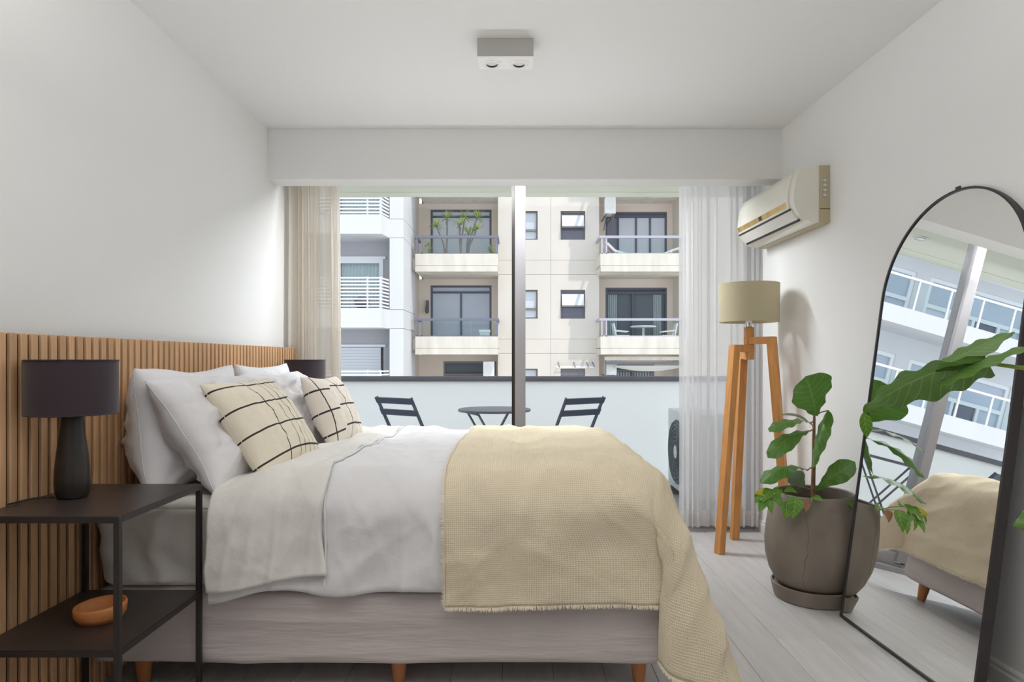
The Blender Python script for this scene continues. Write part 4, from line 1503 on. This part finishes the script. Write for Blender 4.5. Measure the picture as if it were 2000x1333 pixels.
def balcony(parent, x0, x1, k, y0, railm, side, glassy, splay=False):
    """Projecting balcony: slab with upstand fascia and groove; rail, posts and glass are sub-parts."""
    zf0, zf1 = 1.31 + PIT * k, 1.90 + PIT * k
    mb_ = MB()
    mb_.box(x0, x1, y0 + 0.02, YI, zf0, zf0 + 0.22)
    mb_.box(x0, x1, y0, y0 + 0.10, zf0, zf0 + 0.195).box(x0, x1, y0, y0 + 0.10, zf0 + 0.215, zf1)
    mb_.box(x0, x0 + 0.10, y0 + 0.10, YF, zf0 + 0.2, zf1).box(x1 - 0.10, x1, y0 + 0.10, YF, zf0 + 0.2, zf1)
    b_ = mb_.build('balcony', M['fascia'], parent)
    zr = 2.47 + PIT * k
    mr_ = MB().box(x0 - 0.03, x1 + 0.03, y0 + 0.02, y0 + 0.10, zr - 0.05, zr + 0.03)
    mr_.box(x0 - 0.03, x0 + 0.05, y0 + 0.10, YF, zr - 0.05, zr + 0.03).box(x1 - 0.05, x1 + 0.03, y0 + 0.10, YF, zr - 0.05, zr + 0.03)
    mr_.build('hand_rail', railm, b_)
    for px in (x0 + 0.03, x0 + 0.18, x1 - 0.07):
        MB().box(px, px + 0.05, y0 + 0.03, y0 + 0.08, zf1, zr - 0.05).build('rail_post', railm, b_)
    MB().box(x0 + 0.05, x1 - 0.05, y0 + 0.03, y0 + 0.07, zf1, zf1 + 0.03).build('bottom_rail', railm, b_)
    if glassy:
        n3 = 3
        for i in range(n3):
            a = x0 + 0.22 + (x1 - x0 - 0.30) * i / n3
            MB().box(a + 0.02, a + (x1 - x0 - 0.30) / n3 - 0.02, y0 + 0.045, y0 + 0.057, zf1 + 0.03, zr - 0.05).build('glass_pane', M['balglass'], b_)
    return b_


for k in range(-2, 4):
    z_ = PIT * k
    vis = k >= -1
    # left bay
    wl = (-3.06, -0.88, 1.62 + z_, 3.80 + z_) if k != -1 else (-2.60, -0.70, 1.62 + z_, 3.80 + z_)
    MB().holes(-3.48, -0.62, 1.53 + z_, 4.02 + z_, YI, YI + 0.15, [wl]).build('bay_wall', M['peach'], be)
    balcony(be, -3.30, -0.60, k, 21.45, M['raildark'], 0, True)
    if vis:
        if k == -1:
            f_ = pane_window(be, *wl, YI + 0.02, M['brownframe'], [M['balglass']], (-1.60,), 3.28 + z_, dep=0.12)
            drape_sheet(f_, -2.5, -0.8, 1.65 + z_, 3.25 + z_, YI + 0.13, 20, M['drape'])
        elif k == 1:
            pane_window(be, *wl, YI + 0.02, M['darkframe'], [M['palepane']], (), 3.52 + z_)
        else:
            pane_window(be, *wl, YI + 0.02, M['darkframe'], [M['bluepane']], (-1.97,), 3.52 + z_)
    # right bay
    wr_ = (3.20, 5.40, 1.62 + z_, 3.72 + z_)
    MB().holes(2.85, 5.60, 1.53 + z_, 4.02 + z_, YI, YI + 0.15, [wr_]).build('bay_wall', M['peach'], be)
    balcony(be, 2.76, 5.62, k, 21.45, M['railpale'], 1, True)
    if vis:
        if k == 0:
            f_ = pane_window(be, *wr_, YI + 0.02, M['darkframe'], [M['balglass']], (4.18,), 3.50 + z_, dep=0.08)
            drape_sheet(f_, 3.27, 3.62, 1.65 + z_, 3.48 + z_, YI + 0.12, 5, M['drape'])
            drape_sheet(f_, 4.92, 5.22, 1.65 + z_, 3.48 + z_, YI + 0.12, 5, M['drape'])
        elif k == -1:
            f_ = pane_window(be, 3.20, 4.95, 1.62 + z_, 3.72 + z_, YI + 0.02, M['brownframe'], [M['balglass']], (4.18,), 3.42 + z_, dep=0.12)
            drape_sheet(f_, 3.3, 4.9, 1.65 + z_, 3.40 + z_, YI + 0.14, 16, M['drape'])
            MB().box(4.95, 5.40, YI + 0.02, YI + 0.1, 1.62 + z_, 3.72 + z_).build('infill_panel', M['fascia'], be)
        else:
            f_ = pane_window(be, *wr_, YI + 0.02, M['darkframe'], [M['darkpane'], M['palepane'], M['palepane'], M['palepane']], (3.66, 4.30, 4.80), 3.52 + z_)

# condensers, awning and drying rack on the facade
def small_condenser(label, x0, z0_, y0, group):
    t = thing('facade_condenser', label, 'condenser', (x0 + 0.2, y0 + 0.2, z0_), group)
    MB().box(x0, x0 + 0.36, y0, y0 + 0.55, z0_, z0_ + 0.56).build('casing', M['whitepl'], t, bevel=0.02)
    rr = [V((x0 + 0.17 + 0.13 * math.cos(2 * PI * k_ / 20), y0 - 0.012, z0_ + 0.29 + 0.17 * math.sin(2 * PI * k_ / 20))) for k_ in range(20)]
    MB().prism(rr, (0, 0.01, 0)).build('fan_grille', M['acgrey'], t)
    mb_ = MB()
    for sx_ in (x0 + 0.04, x0 + 0.30):
        mb_.bar((sx_, y0, z0_ - 0.02), (sx_, YF + 0.9, z0_ - 0.02), 0.04, 0.04)
        mb_.bar((sx_, y0 + 0.05, z0_ - 0.02), (sx_, YF + 0.4, z0_ - 0.45), 0.03, 0.03)
    mb_.build('bracket', M['brownframe'], t)
GA = 'condensers hung on the beige building'
small_condenser('condenser hung high beside the upper right balcony of the beige building', 3.02, 6.10, 22.2, GA)
small_condenser('condenser hung under the lower left balcony of the beige building', -1.10, 0.52, 21.9, GA)
small_condenser('condenser hung under the awning of the beige building', 3.02, 0.62, 22.0, GA)
aw = thing('folded_awning', 'rolled cream awning under the lower right balcony across the street', 'awning', (4.2, 21.8, 1.2))
MB().box(2.95, 5.6, 21.75, 21.90, 1.12, 1.24).build('case', M['fascia'], aw)
MB().box(2.95, 5.6, 21.78, 21.88, 0.98, 1.06).build('roller', M['shutter'], aw)
rows = []
for j in range(5):
    rows.append([V((3.25 + 2.3 * i / 24, 21.86 + 0.03 * math.sin(j), 0.95 - 0.05 * j * (0.3 + 0.7 * math.sin(PI * i / 24)))) for i in range(25)])
MB().grid(rows).build('canvas', M['awning'], aw, 60, solid=0.01)
MB().bar((2.98, 21.85, 1.15), (2.98, 21.85, 0.2), 0.05, 0.05).build('arm', M['brownframe'], aw)
rk = thing('drying_rack', 'thin white clothes drying rack fixed to the beige wall', 'rack', (2.1, 22.3, 0.9))
mb = MB()
for i in range(5):
    yy_ = YF - 0.08 - i * 0.11
    mb.bar((1.35, yy_, 0.92 - 0.01 * i), (2.65, yy_, 0.92 - 0.01 * i), 0.018, 0.018)
mb.build('line_wires', M['whitepl'], rk)
for x_ in (1.45, 1.98, 2.42, 2.62):
    MB().bar((x_, YF, 1.05), (x_, YF - 0.55, 0.90), 0.03, 0.03).build('arm', M['shutter'], rk)

# things on the balconies
dc = thing('deck_chair', 'red and white striped deck chair on the upper right balcony', 'chair', (3.2, 22.0, 4.3))
for i, m_ in enumerate(('whitepl', 'redstripe', 'whitepl', 'redstripe', 'whitepl')):
    y_ = 21.75 + i * 0.11
    MB().prism([V((2.98, y_, 5.02)), V((3.06, y_, 5.04)), V((3.30, y_, 4.80)), V((3.75, y_, 4.66)), V((3.98, y_, 4.66)), V((3.98, y_, 4.62)), V((3.70, y_, 4.61)), V((3.26, y_, 4.74))], (0, 0.105, 0)).build('canvas_stripe', M[m_], dc)
mb = MB()
for y_ in (21.74, 22.31):
    mb.bar((2.95, y_, 5.05), (3.75, y_, 4.24), 0.04, 0.04)
    mb.bar((3.15, y_, 4.24), (3.98, y_, 4.64), 0.04, 0.04)
mb.build('frame', M['whitepl'], dc)
lo = thing('lounge_chair', 'white folded lounge chair at the end of the upper right balcony', 'chair', (5.3, 22.0, 4.24))
MB().prism([V((4.72, 21.8, 4.62)), V((5.15, 21.8, 4.80)), V((5.50, 21.8, 4.92)), V((5.52, 21.8, 4.86)), V((5.16, 21.8, 4.74)), V((4.74, 21.8, 4.57))], (0, 0.5, 0)).build('bed', M['whitepl'], lo)
mb = MB()
for y_ in (21.8, 22.3):
    mb.bar((4.85, y_, 4.24), (5.2, y_, 4.78), 0.04, 0.04)
    mb.bar((5.40, y_, 4.24), (5.1, y_, 4.75), 0.04, 0.04)
mb.build('leg_frame', M['whitepl'], lo)
pt_ = thing('patio_table', 'white patio table behind glass on the lower right balcony', 'table', (4.35, 22.1, 1.53))
MB().lathe([(0.40, 0.70), (0.43, 0.71), (0.43, 0.74), (0.40, 0.75)], (4.30, 22.15, 1.53), 24).build('tabletop', M['whitepl'], pt_, 40)
MB().lathe([(0.25, 0.0), (0.05, 0.04), (0.04, 0.70)], (4.30, 22.15, 1.53), 16).build('pedestal', M['whitepl'], pt_, 40)
def patio_chair(label, x0, sg_):
    t = thing('patio_chair', label, 'chair', (x0, 22.1, 1.53), 'white chairs at the patio table')
    mb_ = MB()
    for y_ in (21.95, 22.35):
        mb_.bar((x0 - sg_ * 0.28, y_, 2.36), (x0 - sg_ * 0.12, y_, 1.53), 0.04, 0.04)
        mb_.bar((x0 + sg_ * 0.25, y_, 1.95), (x0 + sg_ * 0.28, y_, 1.53), 0.04, 0.04)
        mb_.bar((x0 - sg_ * 0.20, y_, 2.12), (x0 + sg_ * 0.22, y_, 2.08), 0.04, 0.04)
    mb_.build('frame', M['whitepl'], t)
    MB().box(x0 - 0.22, x0 + 0.24, 21.95, 22.35, 1.93, 1.97).build('seat', M['whitepl'], t)
    MB().prism([V((x0 - sg_ * 0.21, 21.97, 2.0)), V((x0 - sg_ * 0.18, 21.97, 2.0)), V((x0 - sg_ * 0.25, 21.97, 2.36)), V((x0 - sg_ * 0.28, 21.97, 2.36))], (0, 0.36, 0)).build('backrest', M['whitepl'], t)
patio_chair('white patio chair left of the patio table across the street', 3.55, 1)
patio_chair('white patio chair right of the patio table across the street', 5.12, -1)
tb = thing('white_stool', 'small square white stool at the corner of the lower left balcony', 'stool', (-1.02, 21.8, 1.53))
MB().box(-1.22, -0.86, 21.62, 21.95, 2.05, 2.13).build('seat', M['whitepl'], tb)
MB().box(-1.16, -0.92, 21.66, 21.68, 1.78, 2.05).build('apron', M['whitepl'], tb)
for x_ in (-1.20, -0.92):
    for y_ in (21.64, 21.89):
        MB().box(x_, x_ + 0.04, y_, y_ + 0.04, 1.53, 2.05).build('leg', M['whitepl'], tb)
wlp = thing('wall_lantern', 'dark wall lantern beside the lower left balcony window', 'lamp', (-3.2, 23.35, 3.0))
MB().box(-3.20, -3.12, 23.30, 23.45, 2.90, 3.25).build('bracket', M['darkframe'], wlp)
MB().lathe([(0.03, 0), (0.07, 0.05), (0.06, 0.22), (0.02, 0.27)], (-3.16, 23.24, 2.78), 12).build('lantern_head', M['darkframe'], wlp)


def rosette(mb_, c, L_, n_, rnd_):
    for i in range(n_):
        az = rnd_.uniform(0, 2 * PI)
        el = rnd_.uniform(-0.45, 1.25)
        d = V((math.cos(az) * math.cos(el), math.sin(az) * math.cos(el), math.sin(el)))
        l_ = L_ * rnd_.uniform(0.7, 1.1)
        s_ = d.cross(V((0, 0, 1))).normalized() * 0.022
        m_ = V(c) + d * l_ * 0.55
        e_ = V(c) + d * l_ + V((0, 0, -0.10 * l_))
        mb_.add([V(c) - s_ * 0.5, V(c) + s_ * 0.5, m_ + s_, m_ - s_, e_], [(0, 1, 2, 3), (3, 2, 4)])


def yucca(label, x0, y0_, stems, seed):
    t = thing('potted_yucca', label, 'plant', (x0, y0_, 4.24), 'yuccas on the upper left balcony')
    rnd_ = random.Random(seed)
    MB().lathe([(0.13, 0), (0.17, 0.30), (0.15, 0.30)], (x0, y0_, 4.24), 18).build('pot', M['terracotta'], t, 40)
    for tx, tz in stems:
        MB().tube([(x0 + rnd_.uniform(-0.04, 0.04), y0_, 4.50), (x0 + (tx - x0) * 0.35, y0_, 4.5 + (tz - 4.5) * 0.5), (tx, y0_, tz)], [0.035, 0.03, 0.025], 7).build('stem', M['bark'], t, 60)
        mb_ = MB()
        rosette(mb_, (tx, y0_, tz), 0.36, 34, rnd_)
        mb_.build('foliage', M['yucca'], t, kind='stuff')
yucca('yucca with two pale rosettes at the left of the upper balcony planting', -2.30, 21.85, [(-2.30, 5.86), (-2.66, 5.60)], 1)
yucca('tall yucca in the middle of the upper balcony planting', -1.86, 21.80, [(-1.88, 5.62), (-1.70, 5.88)], 2)
yucca('yucca with a leaning crown at the right of the upper balcony planting', -1.66, 21.90, [(-1.30, 5.88), (-1.30, 5.52), (-1.60, 5.36)], 3)


def small_pot(label, x0, h, seed):
    t = thing('small_potted_plant', label, 'plant', (x0, 21.75, 4.24), 'small pots on the upper left balcony')
    MB().lathe([(0.08, 0), (0.11, 0.42), (0.09, 0.42)], (x0, 21.75, 4.24), 14).build('pot', M['whitepl'], t, 40)
    mb_ = MB()
    rnd_ = random.Random(seed)
    for q_ in range(3):
        rosette(mb_, (x0 + rnd_.uniform(-0.06, 0.06), 21.75, 4.66 + h * q_ / 3), 0.18, 16, rnd_)
    mb_.build('foliage', M['yucca'], t, kind='stuff')
small_pot('small bushy pot plant at the left end of the upper balcony', -2.88, 0.42, 5)
small_pot('small bushy pot plant at the right end of the upper balcony', -0.83, 0.28, 6)

# --- white building on the left, nearer to us, with its balconies
wb = thing('apartment_building', 'white rendered apartment building on the left with slatted and glazed balconies', 'building', (-9, 21.5, -9))
PW = 2.80
YR = 20.85                     # recessed wall plane
YP = 20.20                     # plane of the pier
for k in range(-4, 4):
    zf0, zf1 = 2.10 + PW * k, 2.68 + PW * k
    g = 0.007
    MB().prism([V((-3.90, YP + 0.05, zf0)), V((-3.52, YP + 0.05, zf0)), V((-3.49, 22.4, zf0)), V((-3.90, 22.4, zf0))], (0, 0, PW)).build('joint_backing', M['whitewall'], wb)
    for a, b in ((zf0 + g, zf1 - g), (zf1 + g, zf0 + PW - g)):
        MB().prism([V((-3.90, YP, a)), V((-3.47, YP, a)), V((-3.44, 22.4, a)), V((-3.90, 22.4, a))], (0, 0, b - a)).build('pier_block', M['whitewall'], wb)
    # recessed wall behind the slatted balcony, with its window
    hw_ = (-7.4, -4.30, zf1 - 0.40, zf1 + 1.66)
    MB().holes(-7.6, -3.90, zf0 + 0.2, zf0 + PW + 0.2, YR, YR + 0.2, [(-5.75, -4.22, zf1 - 0.42, zf1 + 1.66)] if k >= -1 else []).build('recess_wall', M['recessshade'], wb)
    if k >= -1:
        if k == -1:
            s_ = MB()
            for i in range(22):
                zz = zf1 - 0.42 + i * 0.094
                s_.box(-5.75, -4.30, YR - 0.02, YR + 0.02, zz, zz + 0.09)
            s_.build('roller_shutter', M['whiteshutter'], wb)
        else:
            f_ = pane_window(wb, -5.75, -4.22, zf1 - 0.42, zf1 + 1.66, YR - 0.03, M['whiteframe'], [M['balglass']], (), None, fw=0.13, dep=0.14)
            drape_sheet(f_, -5.65, -4.34, zf1 - 0.40, zf1 + 1.55, YR + 0.16, 12, M['drape'])
            MB().box(-5.7, -4.25, YR + 0.22, YR + 0.26, zf1 - 0.42, zf1 + 1.66).build('backing', M['bluepane'], f_)
        MB().box(-5.80, -4.14, YR - 0.05, YR + 0.05, zf1 + 1.66, zf1 + 1.74).build('window_hood', M['whiteframe'], wb)
    # slatted balcony with a chamfered corner
    out = [V((-6.30, 19.55, zf0)), V((-4.02, 19.55, zf0)), V((-3.90, 20.2, zf0)), V((-3.90, YR, zf0)), V((-6.30, YR, zf0))]
    b_ = MB().prism(out, (0, 0, zf1 - zf0)).build('balcony', M['whitewall'], wb)
    if k >= -1:
        for i in range(9):
            zz = zf1 + 0.07 + i * 0.105
            mb_ = MB()
            mb_.bar((-6.28, 19.60, zz), (-4.06, 19.60, zz), 0.03, 0.045)
            mb_.bar((-4.06, 19.60, zz), (-3.93, 20.22, zz), 0.03, 0.045)
            mb_.build('rail_bar', M['whiterail'], b_)
        for px in (-6.2, -5.3, -4.45, -4.06):
            MB().box(px - 0.025, px + 0.025, 19.62, 19.66, zf1, zf1 + 0.95).build('rail_post', M['whiterail'], b_)
    # long glazed balcony further left
    MB().holes(-15.0, -6.30, zf0 + 0.2, zf0 + PW + 0.2, YR - 0.3, YR - 0.1, [(-14.6, -10.9, zf1 - 0.45, zf1 + 1.62), (-10.4, -6.75, zf1 - 0.45, zf1 + 1.62)] if k >= -1 else []).build('recess_wall', M['whitewall'], wb)
    b2 = MB().box(-15.0, -6.30, 19.0, YR - 0.3, zf0 + 0.05, zf1).build('balcony', M['whitewall'], wb)
    if k >= -1:
        for (a, b) in ((-14.6, -10.9), (-10.4, -6.75)):
            n4 = [a + (b - a) * i / 4 for i in (1, 2, 3)]
            pane_window(wb, a, b, zf1 - 0.45, zf1 + 1.62, YR - 0.26, M['whiteframe'], [M['bluepane'], M['darkpane'], M['bluepane'], M['palepane']], n4, zf1 + 0.62, fw=0.13, dep=0.12)
        MB().box(-15.0, -6.34, 19.03, 19.09, zf1 + 0.90, zf1 + 0.97).build('hand_rail', M['whiterail'], b2)
        for i in range(8):
            a = -14.95 + i * 1.075
            MB().box(a, a + 0.05, 19.03, 19.09, zf1, zf1 + 0.90).build('rail_post', M['whiterail'], b2)
            MB().box(a + 0.07, a + 1.055, 19.05, 19.065, zf1 + 0.04, zf1 + 0.88).build('glass_pane', M['balglass'], b2)
MB().box(-15.0, -3.9, YR + 0.3, 22.4, -9, 13.4).build('core_wall', M['recessshade'], wb)
gr = thing('barbecue', 'dark kettle barbecue behind the white slatted balcony rails', 'barbecue', (-4.75, 20.2, 2.3))
MB().lathe([(0.02, 0.72), (0.20, 0.80), (0.25, 0.92), (0.22, 1.02), (0.10, 1.10), (0.02, 1.11)], (-4.75, 20.2, 1.98), 20).build('kettle', M['darkframe'], gr, 50)
for k_ in range(3):
    a = 2 * PI * k_ / 3
    MB().bar((-4.75 + 0.15 * math.cos(a), 20.2 + 0.15 * math.sin(a), 2.76), (-4.75 + 0.25 * math.cos(a), 20.2 + 0.25 * math.sin(a), 2.68), 0.03, 0.03).build('leg', M['darkframe'], gr)
MB().lathe([(0.03, 1.11), (0.03, 1.15)], (-4.75, 20.2, 1.98), 10).build('lid_knob', M['whitepl'], gr)
